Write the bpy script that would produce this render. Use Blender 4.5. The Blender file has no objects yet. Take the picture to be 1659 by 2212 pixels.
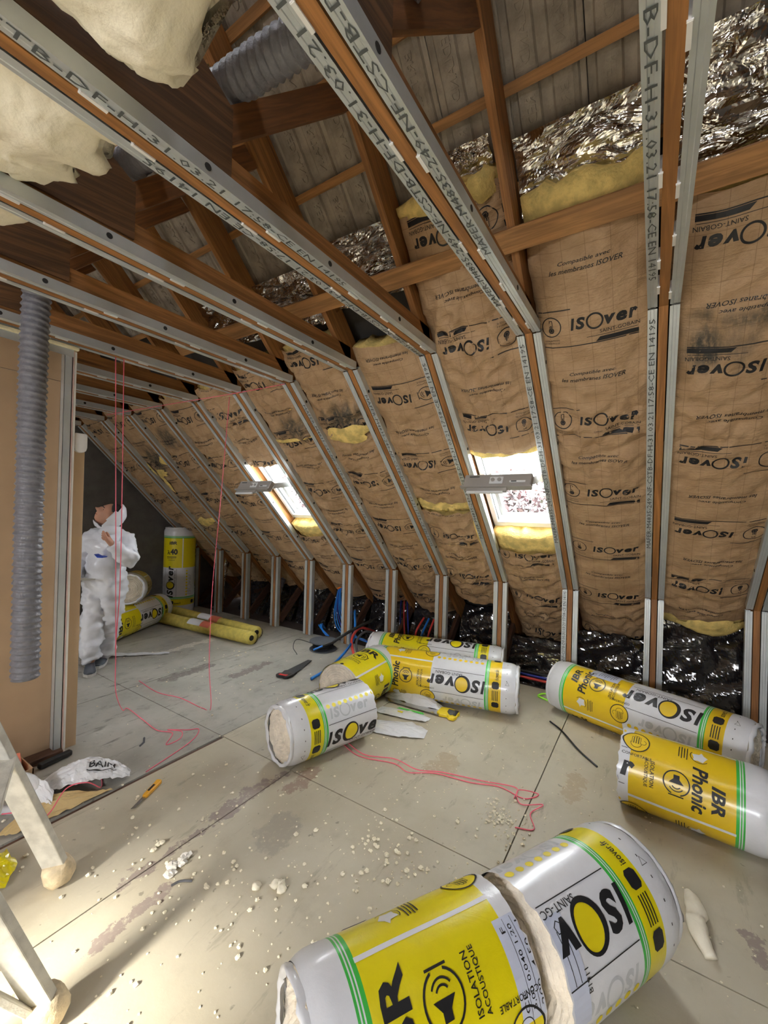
import bpy, bmesh, math, random
import numpy as np
from mathutils import Vector, Matrix
from mathutils.geometry import tessellate_polygon
random.seed(7)
rng = np.random.default_rng(7)
PI = math.pi
SC = bpy.context.scene
COL = SC.collection
SQ = math.sqrt(0.5)

# ------------------------------------------------------------------ camera
cd = bpy.data.cameras.new('camera')
cam = bpy.data.objects.new('camera', cd)
COL.objects.link(cam)
cd.sensor_fit = 'VERTICAL'
cd.sensor_height = 36.0
cd.lens = 901.6 * 36.0 / 2212.0
cd.shift_x = 0.0
cd.clip_start = 0.02
yaw, pit, rol = 0.5741, 0.0037, 0.0282
fwd = Vector((math.cos(pit) * math.cos(yaw), math.cos(pit) * math.sin(yaw), math.sin(pit)))
rgt = Vector((math.sin(yaw), -math.cos(yaw), 0))
upv = rgt.cross(fwd)
r2 = rgt * math.cos(rol) + upv * math.sin(rol)
u2 = -rgt * math.sin(rol) + upv * math.cos(rol)
M = Matrix(((r2.x, u2.x, -fwd.x, 0), (r2.y, u2.y, -fwd.y, 0), (r2.z, u2.z, -fwd.z, 1.527), (0, 0, 0, 1)))
cam.matrix_world = M
SC.camera = cam
# ------------------------------------------------------------------ sky, daylight, exposure
wd = bpy.data.worlds.new('sky')
SC.world = wd
wd.use_nodes = True
bg = wd.node_tree.nodes['Background']
bg.inputs['Color'].default_value = (0.93, 0.96, 1.0, 1)
bg.inputs['Strength'].default_value = 30.0
SC.view_settings.view_transform = 'Standard'
SC.view_settings.look = 'None'
SC.view_settings.exposure = 0.52
SC.view_settings.gamma = 1.0
SC.view_settings.use_curve_mapping = False


sun_d = bpy.data.lights.new('sun', 'SUN')
sun_d.energy = 19.0
sun_d.angle = math.radians(7)
sun_d.color = (1, .95, .84)
sun = bpy.data.objects.new('sun', sun_d)
COL.objects.link(sun)
sun.rotation_euler = (-Vector((.90, .05, -.52))).to_track_quat('Z', 'Y').to_euler()


def portal(name, loc, normal, sx, sy):
    l = bpy.data.lights.new(name, 'AREA')
    l.shape = 'RECTANGLE'; l.size = sx; l.size_y = sy
    l.cycles.is_portal = True
    o = bpy.data.objects.new(name, l)
    COL.objects.link(o)
    o.location = loc
    o.rotation_euler = (-Vector(normal)).to_track_quat('Z', 'X').to_euler()
    return o


# room numbers (metres): ceiling 2.507, knee wall 0.93 high at x 3.854, 45 degree slope, trusses every 0.6
XH, ZH, XK, ZK, Y0, DY = 2.2685, 2.5074, 3.8537, 0.9284, -0.6167, 0.6
def yk(k): return Y0 + DY * k
D_ = np.array([SQ, 0, -SQ])      # down the right slope
N_ = np.array([-SQ, 0, -SQ])     # from the slope into the room
def slope(s, y, h): return np.array([XH, y, ZH]) + s * D_ + h * N_
LWIN = [(1.25, 0.95, 0.9), (-0.15, 0.95, 0.9), (3.9, 0.95, 0.9)]     # left roof windows (first inferred, others added for fill light): y, width, length
for i, (yy, w_, l_) in enumerate(LWIN):
    portal('daylight_portal', (-(XH + 1.15 * SQ + .16), yy, ZH - 1.15 * SQ + .16), (SQ, 0, -SQ), l_, w_)
portal('daylight_portal', tuple(slope(1.14, yk(2) + .3, -.24)), tuple(N_), .98, .5)
portal('daylight_portal', tuple(slope(1.14, yk(6) + .3, -.24)), tuple(N_), .98, .5)

# ------------------------------------------------------------------ helpers
WL = {}
def mesh_obj(name, V, F, mats, parent=None, smooth=False, origin='base', mi=None, uv=None):
    V = np.asarray(V, float).reshape(-1, 3)
    if not isinstance(mats, (list, tuple)): mats = [mats]
    if parent is not None:
        org = WL[parent.name]
    elif origin == 'base':
        org = np.array([V[:, 0].mean(), V[:, 1].mean(), V[:, 2].min()])
    else:
        org = np.array(origin, float)
    me = bpy.data.meshes.new(name)
    me.from_pydata((V - org).tolist(), [], [tuple(int(i) for i in f) for f in F])
    for m in mats: me.materials.append(m)
    if mi is not None: me.polygons.foreach_set('material_index', np.asarray(mi, np.int32))
    if smooth: me.polygons.foreach_set('use_smooth', [True] * len(me.polygons))
    if uv is not None:
        l = me.uv_layers.new(name='UVMap')
        idx = np.zeros(len(me.loops), np.int32); me.loops.foreach_get('vertex_index', idx)
        l.data.foreach_set('uv', np.asarray(uv, float)[idx].ravel())
    me.update()
    o = bpy.data.objects.new(name, me)
    COL.objects.link(o)
    if parent is not None:
        o.parent = parent; WL[o.name] = org
    else:
        o.location = org; WL[o.name] = org
    return o

def thing(name, label, cat, loc, group=None):
    o = bpy.data.objects.new(name, None)
    COL.objects.link(o)
    o.empty_display_size = .1
    o.location = loc; WL[o.name] = np.array(loc, float)
    return tag(o, label, cat, group)

def tag(o, label, cat, group=None):
    o['label'] = label; o['category'] = cat
    if group: o['group'] = group
    return o
def struct(o, kind='structure'):
    o['kind'] = kind; return o

def box_vf(lo, hi):
    x0, y0, z0 = lo; x1, y1, z1 = hi
    V = [(x0, y0, z0), (x1, y0, z0), (x1, y1, z0), (x0, y1, z0), (x0, y0, z1), (x1, y0, z1), (x1, y1, z1), (x0, y1, z1)]
    F = [(0, 3, 2, 1), (4, 5, 6, 7), (0, 1, 5, 4), (1, 2, 6, 5), (2, 3, 7, 6), (3, 0, 4, 7)]
    return V, F
def merge(parts):
    V, F, n = [], [], 0
    for v, f in parts:
        v = [tuple(p) for p in v]
        V += v; F += [tuple(i + n for i in q) for q in f]; n += len(v)
    return V, F
def bar_vf(p, q, a, b, side):
    """beam from p to q; a = width along `side`, b = depth along the third axis"""
    p, q, s = np.array(p, float), np.array(q, float), np.array(side, float)
    d = q - p; d /= np.linalg.norm(d); s = s - d * (s @ d); s /= np.linalg.norm(s)
    t = np.cross(d, s)
    V = [c + s * i * a / 2 + t * j * b / 2 for c in (p, q) for i, j in ((-1, -1), (1, -1), (1, 1), (-1, 1))]
    F = [(3, 2, 1, 0), (4, 5, 6, 7), (0, 1, 5, 4), (1, 2, 6, 5), (2, 3, 7, 6), (3, 0, 4, 7)]
    return V, F
def prism_vf(poly, n0, n1):
    """poly: 3D points; extruded from offset n0 to n1 (vectors)"""
    P = [np.array(p, float) for p in poly]; n = len(P)
    V = [p + np.array(n0) for p in P] + [p + np.array(n1) for p in P]
    F = [tuple(range(n - 1, -1, -1)), tuple(range(n, 2 * n))] + [(i, (i + 1) % n, n + (i + 1) % n, n + i) for i in range(n)]
    return V, F
def bevel(o, w=.003, seg=2):
    m = o.modifiers.new('bevel', 'BEVEL'); m.width = w; m.segments = seg; m.limit_method = 'ANGLE'
    return o

def frames(P):
    P = np.asarray(P, float); T = np.gradient(P, axis=0); T /= np.linalg.norm(T, axis=1)[:, None] + 1e-12
    a = np.array([0, 0, 1.]) if abs(T[0][2]) < .9 else np.array([1., 0, 0])
    u = np.cross(T[0], a); u /= np.linalg.norm(u); U = [u]
    for i in range(1, len(P)):
        u = U[-1] - T[i] * (U[-1] @ T[i]); u /= np.linalg.norm(u); U.append(u)
    U = np.array(U); return T, U, np.cross(T, U)
def spline(P, n):
    P = np.asarray(P, float)
    Q = np.vstack([2 * P[0] - P[1], P, 2 * P[-1] - P[-2]]); out = []
    m = len(P) - 1
    for i in range(m):
        p0, p1, p2, p3 = Q[i:i + 4]
        for t in np.linspace(0, 1, max(2, n // m), endpoint=False):
            out.append(.5 * (2 * p1 + (p2 - p0) * t + (2 * p0 - 5 * p1 + 4 * p2 - p3) * t * t + (3 * p1 - p0 - 3 * p2 + p3) * t ** 3))
    out.append(P[-1]); return np.array(out)
def tube_vf(P, r, n=8, caps=True):
    P = np.asarray(P, float); T, U, W = frames(P); m = len(P)
    r = np.broadcast_to(np.asarray(r, float), (m,))
    t = np.linspace(0, 2 * PI, n, endpoint=False)
    V = P[:, None] + r[:, None, None] * (np.cos(t)[None, :, None] * U[:, None] + np.sin(t)[None, :, None] * W[:, None])
    V = V.reshape(-1, 3)
    F = [(i * n + j, i * n + (j + 1) % n, (i + 1) * n + (j + 1) % n, (i + 1) * n + j) for i in range(m - 1) for j in range(n)]
    if caps: F += [tuple(range(n - 1, -1, -1)), tuple((m - 1) * n + j for j in range(n))]
    return V, F
def grid_f(nu, nv, wrap=False):
    F = []
    for i in range(nu - 1):
        for j in range(nv - (0 if wrap else 1)):
            k = (j + 1) % nv
            F.append((i * nv + j, i * nv + k, (i + 1) * nv + k, (i + 1) * nv + j))
    return F

def _hash(ix, iy, iz, seed):
    h = (ix * 374761393 + iy * 668265263 + iz * 1274126177 + seed * 974634721) & 0xffffffff
    h = ((h ^ (h >> 13)) * 1103515245) & 0xffffffff
    h = ((h ^ (h >> 15)) * 2246822519) & 0xffffffff
    return ((h ^ (h >> 16)) & 0xffff) / 32767.5 - 1
def vnoise(x, y, z=0., seed=0):
    x, y, z = np.broadcast_arrays(np.asarray(x, float), np.asarray(y, float), np.asarray(z, float))
    i, j, k = (np.floor(a).astype(np.int64) for a in (x, y, z))
    u, v, w = x - i, y - j, z - k
    u, v, w = (a * a * (3 - 2 * a) for a in (u, v, w))
    r = 0
    for a in (0, 1):
        for b in (0, 1):
            for c in (0, 1):
                r = r + _hash(i + a, j + b, k + c, seed) * (u if a else 1 - u) * (v if b else 1 - v) * (w if c else 1 - w)
    return r
def fbm(x, y, z=0., seed=0, o=4):
    r, a = 0, 1.
    for i in range(o):
        r = r + a * vnoise(np.asarray(x) * 2 ** i, np.asarray(y) * 2 ** i, np.asarray(z) * 2 ** i, seed + i); a *= .5
    return r
def ridge(x, y, seed=0): return 1 - 2 * np.abs(vnoise(x, y, 0, seed))

# ------------------------------------------------------------------ materials
def new_mat(name):
    m = bpy.data.materials.new(name); m.use_nodes = True
    nt = m.node_tree; return m, nt, nt.nodes['Principled BSDF']
class N:
    def __init__(s, nt): s.nt = nt
    def __call__(s, typ, **kw):
        n = s.nt.nodes.new(typ)
        for k, v in kw.items():
            if k == 'ins':
                for a, b in v.items():
                    if isinstance(b, bpy.types.NodeSocket): s.nt.links.new(b, n.inputs[a])
                    else: n.inputs[a].default_value = b
            else: setattr(n, k, v)
        return n
    def math(s, op, a, b=0., c=0., clamp=False): return s('ShaderNodeMath', operation=op, use_clamp=clamp, ins={0: a, 1: b, 2: c}).outputs[0]
    def mix(s, f, a, b):
        n = s('ShaderNodeMix', data_type='RGBA')
        for k, v in ((0, f), (6, a), (7, b)):
            if isinstance(v, bpy.types.NodeSocket): s.nt.links.new(v, n.inputs[k])
            else: n.inputs[k].default_value = v if k == 0 or len(v) == 4 else (*v, 1)
        return n.outputs[2]
    def noise(s, vec, scale, det=3., rough=.55, dist=0.):
        return s('ShaderNodeTexNoise', ins={'Vector': vec, 'Scale': scale, 'Detail': det, 'Roughness': rough, 'Distortion': dist}).outputs['Fac']
    def ramp(s, f, a, b):   # smoothstep
        n = s('ShaderNodeMapRange', interpolation_type='SMOOTHSTEP', ins={0: f, 1: a, 2: b, 3: 0., 4: 1.}); return n.outputs[0]
    def bump(s, h, st=.3, d=.01): return s('ShaderNodeBump', ins={'Height': h, 'Strength': st, 'Distance': d}).outputs[0]
    def scaled(s, vec, sc): return s('ShaderNodeVectorMath', operation='MULTIPLY', ins={0: vec, 1: sc}).outputs[0]
    def obj(s): return s('ShaderNodeTexCoord').outputs['Object']
    def pos(s): return s('ShaderNodeNewGeometry').outputs['Position']
def setp(b, **kw):
    for k, v in kw.items():
        k = {'color': 'Base Color', 'rough': 'Roughness', 'metal': 'Metallic', 'spec': 'Specular IOR Level', 'coat': 'Coat Weight', 'alpha': 'Alpha', 'trans': 'Transmission Weight', 'sss': 'Subsurface Weight', 'normal': 'Normal', 'sheen': 'Sheen Weight'}[k]
        if isinstance(v, bpy.types.NodeSocket): b.id_data.links.new(v, b.inputs[k])
        elif k == 'Base Color': b.inputs[k].default_value = (*v, 1)
        else: b.inputs[k].default_value = v
def simple(name, color, rough=.6, metal=0., var=.12, scale=6., bump=0., bscale=40., spec=.5, coat=0.):
    m, nt, b = new_mat(name); n = N(nt); o = n.obj()
    f = n.noise(o, scale, 4)
    c0 = tuple(c * (1 - var) for c in color); c1 = tuple(min(1, c * (1 + var)) for c in color)
    setp(b, color=n.mix(n.ramp(f, .3, .7), c0, c1), rough=rough, metal=metal, spec=spec, coat=coat)
    if bump: setp(b, normal=n.bump(n.noise(o, bscale, 4), bump, .01))
    return m
def wood(name, axis, color, dark=.55, knots=True):
    m, nt, b = new_mat(name); n = N(nt); p = n.pos()
    ax = Vector(axis).normalized()
    d = n('ShaderNodeVectorMath', operation='DOT_PRODUCT', ins={0: p, 1: ax}).outputs['Value']
    al = n('ShaderNodeVectorMath', operation='SCALE', ins={0: tuple(ax), 'Scale': n.math('MULTIPLY', d, .95)}).outputs[0]
    v = n('ShaderNodeVectorMath', operation='SUBTRACT', ins={0: p, 1: al}).outputs[0]
    g = n.noise(v, 55., 4, .6, .6); g2 = n.noise(v, 9., 3)
    c1 = tuple(c * dark for c in color)
    col = n.mix(n.ramp(g, .35, .7), c1, color)
    col = n.mix(n.math('MULTIPLY', n.ramp(g2, .45, .75), .45), col, tuple(c * .6 for c in color))
    if knots:
        vk = n('ShaderNodeTexVoronoi', ins={'Vector': v, 'Scale': 11.}).outputs['Distance']
        col = n.mix(n.math('SUBTRACT', .9, n.ramp(vk, .06, .16), clamp=True), col, tuple(c * .28 for c in color))
    setp(b, color=col, rough=.62, normal=n.bump(g, .15, .004)); return m
WCOL = (.48, .21, .06)
M_WX = wood('pine_joist', (1, 0, 0), WCOL)
M_WS = wood('pine_rafter', (SQ, 0, -SQ), WCOL)
M_WZ = wood('pine_stud', (0, 0, 1), (.46, .2, .065))
M_WW = wood('shaded_pine_web', (SQ, 0, SQ), (.26, .10, .028))  # darker copy of the truss pine; attic shade is put into its colour
M_WY = wood('pine_brace', (0, 1, 0), (.50, .24, .075))
M_WD = wood('old_dark_timber', (1, 0, .3), (.13, .06, .035))
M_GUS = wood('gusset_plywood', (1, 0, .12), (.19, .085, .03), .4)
def metal_mat(name, col, rough):
    m, nt, b = new_mat(name); n = N(nt); p = n.pos()
    v = n('ShaderNodeTexVoronoi', ins={'Vector': p, 'Scale': 90.}).outputs['Color']
    f = n.math('MULTIPLY', n.noise(p, 8., 3), 1.)
    setp(b, color=n.mix(n.ramp(f, .3, .7), tuple(c * .9 for c in col), col), metal=.55, rough=rough)
    sp = n('ShaderNodeSeparateColor', ins={0: v}).outputs[0]
    setp(b, rough=n.math('MULTIPLY_ADD', sp, .12, rough - .06)); return m
M_ZINC = metal_mat('galvanised_steel', (.68, .72, .73), .42)
M_INK = simple('black_ink', (.012, .012, .014), .5, var=.1)
M_INKG = simple('grey_ink', (.09, .1, .1), .6)
M_CLIP = simple('white_clip_plastic', (.85, .84, .82), .4, var=.04)

def kraft_mat():
    m, nt, b = new_mat('kraft_paper'); n = N(nt)
    uv = n('ShaderNodeUVMap', uv_map='UVMap').outputs[0]
    s = n('ShaderNodeSeparateXYZ', ins={0: uv}); u, v = s.outputs[0], s.outputs[1]
    def line(c, per, w):
        a = n.math('ABSOLUTE', n.math('SUBTRACT', n.math('FRACT', n.math('DIVIDE', c, per)), .5))
        return n.math('LESS_THAN', a, w / per)
    ln = n.math('MAXIMUM', line(u, .1, .0011), line(v, .1, .0011))
    f = n.noise(uv, 9., 5, .6); f2 = n.noise(n.scaled(uv, (1., 3., 1.)), 30., 4, .6)
    col = n.mix(n.ramp(f, .3, .7), (.42, .265, .138), (.52, .345, .195))
    col = n.mix(n.math('MULTIPLY', ln, .55), col, (.2, .11, .05))
    st = n('ShaderNodeAttribute', attribute_name='stain').outputs['Fac']
    k = n.math('MULTIPLY', st, n.ramp(n.noise(n.scaled(uv, (14., 5., 1.)), 4., 5, .7), .2, .6), clamp=True)
    col = n.mix(k, col, (.07, .065, .05))
    setp(b, color=col, rough=.55, spec=.4, normal=n.bump(n.math('ADD', f2, n.math('MULTIPLY', f, 1.6)), .55, .014)); return m
M_KRAFT = kraft_mat()
M_WOOLY = simple('yellow_glass_wool', (.82, .62, .22), .95, var=.22, scale=14., bump=.8, bscale=60., spec=.1)
M_WOOLC = simple('cream_glass_wool', (.95, .88, .71), .95, var=.06, scale=6., bump=.5, bscale=28., spec=.1)
M_WOOLE = simple('rolled_wool_end', (.84, .76, .64), .95, var=.1, scale=20., bump=.7, bscale=90., spec=.1)
def foil_mat(name, col, rough, sc=7., st=.9):
    m, nt, b = new_mat(name); n = N(nt); o = n.pos()
    w = n.noise(n.scaled(o, (1., .45, 1.)), sc, 3, .5, 1.5)
    setp(b, color=n.mix(n.ramp(w, .4, .65), tuple(c * .6 for c in col), col), metal=1., rough=rough, normal=n.bump(w, st, .06)); return m
M_FOIL = foil_mat('silver_foil', (.86, .84, .80), .13, 9., .55)
M_BFOIL = None
def black_film():
    m, nt, b = new_mat('black_reflective_film'); n = N(nt); o = n.pos()
    w = n.noise(n.scaled(o, (1., .5, 1.3)), 4., 2, .45, 1.5)
    setp(b, color=(.014, .013, .015), rough=.09, spec=.9, coat=.6, normal=n.bump(w, .3, .06)); return m
M_BFOIL = black_film()
def film(name, col, rough=.3, var=.04):
    m, nt, b = new_mat(name); n = N(nt); o = n.obj()
    w = n.noise(n.scaled(n.pos(), (1., 1., 1.)), 16., 5, .65, .5)
    setp(b, color=n.mix(n.ramp(w, .3, .7), tuple(c * (1 - var) for c in col), col), rough=rough, spec=.5, coat=.35, normal=n.bump(w, .16, .012))
    b.inputs['Coat Roughness'].default_value = .15; return m
M_FW = film('white_wrap_film', (.78, .79, .83))
M_FY = film('lemon_wrap_film', (.83, .70, .006))
M_FO = film('amber_wrap_film', (.80, .54, .012))
M_FG = film('green_wrap_film', (.05, .5, .07))
M_PW = simple('white_print', (.78, .79, .83), .4, var=.03)
M_PYL = simple('lemon_print', (.84, .68, .01), .4, var=.03)
M_PYO = simple('amber_print', (.80, .54, .012), .4, var=.03)
M_PGH = simple('faint_grey_print', (.55, .57, .60), .4, var=.03)
M_TAPE = simple('sticker_paper', (.58, .62, .76), .5, var=.03)

def floor_mat(name, c0, c1, worn, wears, dirt):
    m, nt, b = new_mat(name); n = N(nt); p = n.pos()
    sp = n('ShaderNodeSeparateXYZ', ins={0: p}); x, y = sp.outputs[0], sp.outputs[1]
    f = n.noise(p, 1.6, 5, .6); f2 = n.noise(p, 6., 6, .65); f3 = n.noise(p, 38., 4, .6)
    col = n.mix(n.ramp(f, .3, .7), c0, c1)
    col = n.mix(n.math('MULTIPLY', n.ramp(f2, .52, .78), dirt), col, tuple(c * .62 for c in c0))
    col = n.mix(n.math('MULTIPLY', n.ramp(n.noise(n.scaled(p, (.35, 1.6, 1.)), 7., 5, .7), .58, .68), dirt), col, tuple(c * .42 for c in c0))
    col = n.mix(n.math('MULTIPLY', n.ramp(f3, .62, .72), .35), col, (.6, .56, .46))
    col = n.mix(n.math('MULTIPLY', n.ramp(n.noise(p, 23., 3, .5), .68, .74), .6), col, tuple(c * .4 for c in c0))
    ns = n.math('MULTIPLY', n.math('SUBTRACT', n.noise(p, 9., 6, .7), .5), .26)
    for (x0, x1, yc, w, cc) in wears:
        dx = n.math('MAXIMUM', n.math('SUBTRACT', x0, x), n.math('SUBTRACT', x, x1))
        dx = n.math('MAXIMUM', dx, 0.)
        dy = n.math('ABSOLUTE', n.math('SUBTRACT', y, yc))
        d = n.math('SQRT', n.math('ADD', n.math('POWER', dx, 2.), n.math('POWER', dy, 2.)))
        k = n.math('SUBTRACT', 1., n.ramp(n.math('ADD', d, ns), w * .8, w * 1.15), clamp=True)
        col = n.mix(n.math('MULTIPLY', k, n.ramp(f3, .25, .5)), col, cc)
    setp(b, color=col, rough=n.math('MULTIPLY_ADD', f2, .35, .33), spec=.35, normal=n.bump(n.math('ADD', f3, f2), .12, .006)); return m
PUR = (.33, .27, .235)
M_FL_A = floor_mat('worn_cream_floor_paint', (.47, .42, .315), (.555, .505, .395), PUR,
    [(.85, 1.75, 1.765, .018, PUR), (1.3, 1.62, 1.80, .04, PUR), (1.38, 1.46, 1.47, .085, (.39, .35, .28)), (1.70, 1.86, 1.66, .05, (.36, .27, .21)),
     (2.3, 2.42, 1.05, .07, (.44, .36, .25)), (.7, .95, 1.60, .02, PUR), (2.5, 2.7, .35, .05, (.44, .36, .25)), (1.95, 2.05, -.35, .025, PUR)], .35)
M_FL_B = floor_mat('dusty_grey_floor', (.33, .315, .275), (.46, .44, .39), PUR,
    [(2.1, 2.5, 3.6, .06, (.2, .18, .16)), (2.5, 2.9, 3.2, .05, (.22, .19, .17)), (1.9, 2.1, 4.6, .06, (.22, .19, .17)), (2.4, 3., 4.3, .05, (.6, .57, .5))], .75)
M_JOINT = simple('dark_joint_filler', (.07, .05, .045), .9)
M_TILE = simple('concrete_roof_tile', (.36, .31, .245), .9, var=.25, scale=9., bump=.5, bscale=50.)
M_TILED = simple('tile_joint_shadow_strip', (.10, .075, .065), .9)
M_DARK = simple('dark_backing', (.05, .045, .04), .9)
M_LINING = simple('brown_lining', (.42, .30, .19), .9)
M_GREYW = simple('grey_block_wall', (.13, .12, .11), .95, var=.15, bump=.4)
M_BOARD = simple('plasterboard_back_paper', (.46, .315, .19), .8, var=.06, scale=3.)
M_BOARDL = simple('plasterboard_jamb_paper', (.60, .43, .27), .8, var=.05, scale=3.)
M_PLAST = simple('white_plaster', (.82, .79, .74), .8, var=.06)
M_FOAM = simple('expanding_foam', (.82, .76, .50), .8, var=.1, scale=30., bump=.6)
M_BAT = M_WY
M_FRAME = simple('white_window_paint', (.84, .87, .88), .35, var=.03)
M_ALU = simple('grey_window_metal', (.45, .44, .42), .4, metal=.3, var=.05)
M_GASK = simple('black_gasket', (.02, .02, .02), .7)

# ------------------------------------------------------------------ flat print: text and icons as thin meshes
_txt = {}
def text_vt(s, bold=0., shear=0., res=2):
    key = (s, bold, shear)
    if key in _txt: return _txt[key]
    c = bpy.data.curves.new('t', 'FONT'); c.body = s; c.size = 1.; c.offset = bold; c.shear = shear; c.resolution_u = res
    c.align_x = 'CENTER'
    o = bpy.data.objects.new('t', c); COL.objects.link(o)
    bpy.context.view_layer.update()
    me = bpy.data.meshes.new_from_object(o.evaluated_get(bpy.context.evaluated_depsgraph_get()))
    me.calc_loop_triangles()
    V = np.array([v.co[:2] for v in me.vertices]); T = np.array([t.vertices for t in me.loop_triangles])
    bpy.data.objects.remove(o); bpy.data.curves.remove(c); bpy.data.meshes.remove(me)
    _txt[key] = (V, T); return V, T
class Flat:
    """flat shapes in a label plane, x right, y up; m = material slot"""
    def __init__(s): s.V, s.T, s.Mi, s.n = [], [], [], 0
    def add(s, V, T, m):
        V = np.asarray(V, float)[:, :2]; T = np.asarray(T, int)
        s.V.append(V); s.T.append(T + s.n); s.Mi.append(np.full(len(T), m)); s.n += len(V)
    def xf(s, V, x, y, sc, rot):
        c, q = math.cos(rot), math.sin(rot); V = np.asarray(V) * sc
        return np.stack([x + V[:, 0] * c - V[:, 1] * q, y + V[:, 0] * q + V[:, 1] * c], 1)
    def text(s, t, x, y, h, rot=0., m=0, bold=.012, shear=0., fit=None):
        """h = cap height; centred on x, y"""
        V, T = text_vt(t, bold, shear)
        lo, hi = V.min(0), V.max(0); V = V - (lo + hi) / 2
        sc = np.array([h / (hi[1] - lo[1])] * 2)
        if fit: sc[0] = fit / (hi[0] - lo[0])
        s.add(s.xf(V * sc, x, y, 1., rot), T, m)
    def poly(s, P, m=0, rot=0., x=0., y=0.):
        P = s.xf(np.asarray(P, float), x, y, 1., rot)
        T = tessellate_polygon([[Vector((*p, 0)) for p in P]])
        s.add(P, np.array(T), m)
    def rect(s, x, y, w, h, m=0, rot=0.): s.poly([(-w / 2, -h / 2), (w / 2, -h / 2), (w / 2, h / 2), (-w / 2, h / 2)], m, rot, x, y)
    def disc(s, x, y, r, m=0, n=24, ry=None):
        t = np.linspace(0, 2 * PI, n, endpoint=False); s.poly(np.stack([r * np.cos(t), (ry or r) * np.sin(t)], 1), m, 0, x, y)
    def ring(s, x, y, r0, r1, m=0, a0=0., a1=2 * PI, n=28, rot=0., sy=1.):
        t = np.linspace(a0, a1, n); c = np.stack([np.cos(t), np.sin(t) * sy], 1)
        V = np.vstack([c * r0, c * r1]); T = []
        for i in range(n - 1): T += [(i, n + i, n + i + 1), (i, n + i + 1, i + 1)]
        s.add(s.xf(V, x, y, 1., rot), T, m)
    def copy_in(s, o, x, y, rot=0., sc=1.):
        s.add(s.xf(o.VV(), x, y, sc, rot), np.vstack(o.T), 0); s.Mi[-1] = np.concatenate(o.Mi)
    def VV(s): return np.vstack(s.V)
    def cut(s, step_x=None, step_y=None, clip=None):
        """slice every triangle on a lattice so that it can follow a curved surface; clip = (axis, lo, hi)"""
        bm = bmesh.new(); V = s.VV(); T = np.vstack(s.T); mi = np.concatenate(s.Mi)
        vs = [bm.verts.new((p[0], p[1], 0)) for p in V]
        for t, k in zip(T, mi):
            try: f = bm.faces.new([vs[i] for i in t]); f.material_index = int(k)
            except ValueError: pass
        def bis(co, no, outer=False):
            bmesh.ops.bisect_plane(bm, geom=bm.verts[:] + bm.edges[:] + bm.faces[:], plane_co=co, plane_no=no, clear_outer=outer, dist=1e-6)
        if clip:
            bis((0, clip[1], 0), (0, 1, 0), True); bis((0, clip[0], 0), (0, -1, 0), True)
        for st, no, ax in ((step_x, (1, 0, 0), 0), (step_y, (0, 1, 0), 1)):
            if st:
                for q in np.arange(math.floor(V[:, ax].min() / st) * st, V[:, ax].max(), st):
                    bis((no[0] * q, no[1] * q, 0), no)
        bm.verts.index_update()
        out = Flat()
        VV = np.array([v.co[:2] for v in bm.verts]).reshape(-1, 2)
        out.V = [VV]; F = [[v.index for v in f.verts] for f in bm.faces]; out.F = F; out.m = [f.material_index for f in bm.faces]
        out.Tm = F; bm.free(); return out

def logo(f, x, y, w, rot=0., m=0, fill=None, ghost=False):
    """five-letter-and-ring wordmark, w wide, starting at x,y (baseline centre height 0)"""
    k = w / .42; g = Flat()
    def put(ch, x0, x1, h, sh=.18, b=.045):
        V, T = text_vt(ch, b, sh, 3); lo, hi = V.min(0), V.max(0)
        V = (V - lo) / (hi - lo) * np.array([x1 - x0, h]) + np.array([x0, 0]); g.add(V, T, m)
    put('I', 0, .030, .085); put('S', .034, .098, .086)
    if fill is not None:
        t_ = np.linspace(0, 2 * PI, 33); o_ = np.stack([.157 + .056 * np.cos(t_), .042 + .059 * np.sin(t_)], 1); i_ = np.stack([.162 + .043 * np.cos(t_), .044 + .048 * np.sin(t_)], 1)
        g.add(np.vstack([o_, i_]), [t for q in range(32) for t in ((q, q + 1, 33 + q), (q + 1, 34 + q, 33 + q))], m)
        g.disc(.162, .044, .0435, fill, 28, .0485)
    else: g.ring(.157, .042, .043, .055, m, sy=1.05)
    put('v', .214, .284, .064); put('e', .286, .350, .064); put('r', .358, .412, .066)
    g2 = Flat(); V = g.VV(); V = (V - np.array([.206, .042])) * k
    g2.add(V, np.vstack(g.T), 0); g2.Mi[-1] = np.concatenate(g.Mi)
    f.copy_in(g2, x, y, rot)
def speaker(f, x, y, r, rot=0., m=0):
    g = Flat()
    g.ring(0, 0, r * .9, r, m, .35, 2 * PI - .35)
    g.poly([(-.62 * r, -.22 * r), (-.3 * r, -.22 * r), (.06 * r, -.55 * r), (.06 * r, .55 * r), (-.3 * r, .22 * r), (-.62 * r, .22 * r)], m)
    g.ring(.1 * r, 0, .3 * r, .38 * r, m, -1, 1, 10); g.ring(.1 * r, 0, .52 * r, .6 * r, m, -1, 1, 10)
    g.rect(r * 1.02, 0, r * .1, r * 1.1, m)
    f.copy_in(g, x, y, rot)
def thermo(f, x, y, r, m=0):
    f.ring(x, y, r * .9, r, m)
    f.ring(x, y - .35 * r, .16 * r, .28 * r, m, 1.9, 2 * PI + 1.2, 14); f.disc(x, y - .35 * r, .14 * r, m, 12)
    f.rect(x - .13 * r, y + .22 * r, .06 * r, .8 * r, m); f.rect(x + .13 * r, y + .22 * r, .06 * r, .8 * r, m); f.rect(x, y + .64 * r, .3 * r, .06 * r, m)
    f.rect(x, y - .05 * r, .1 * r, .5 * r, m)
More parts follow.
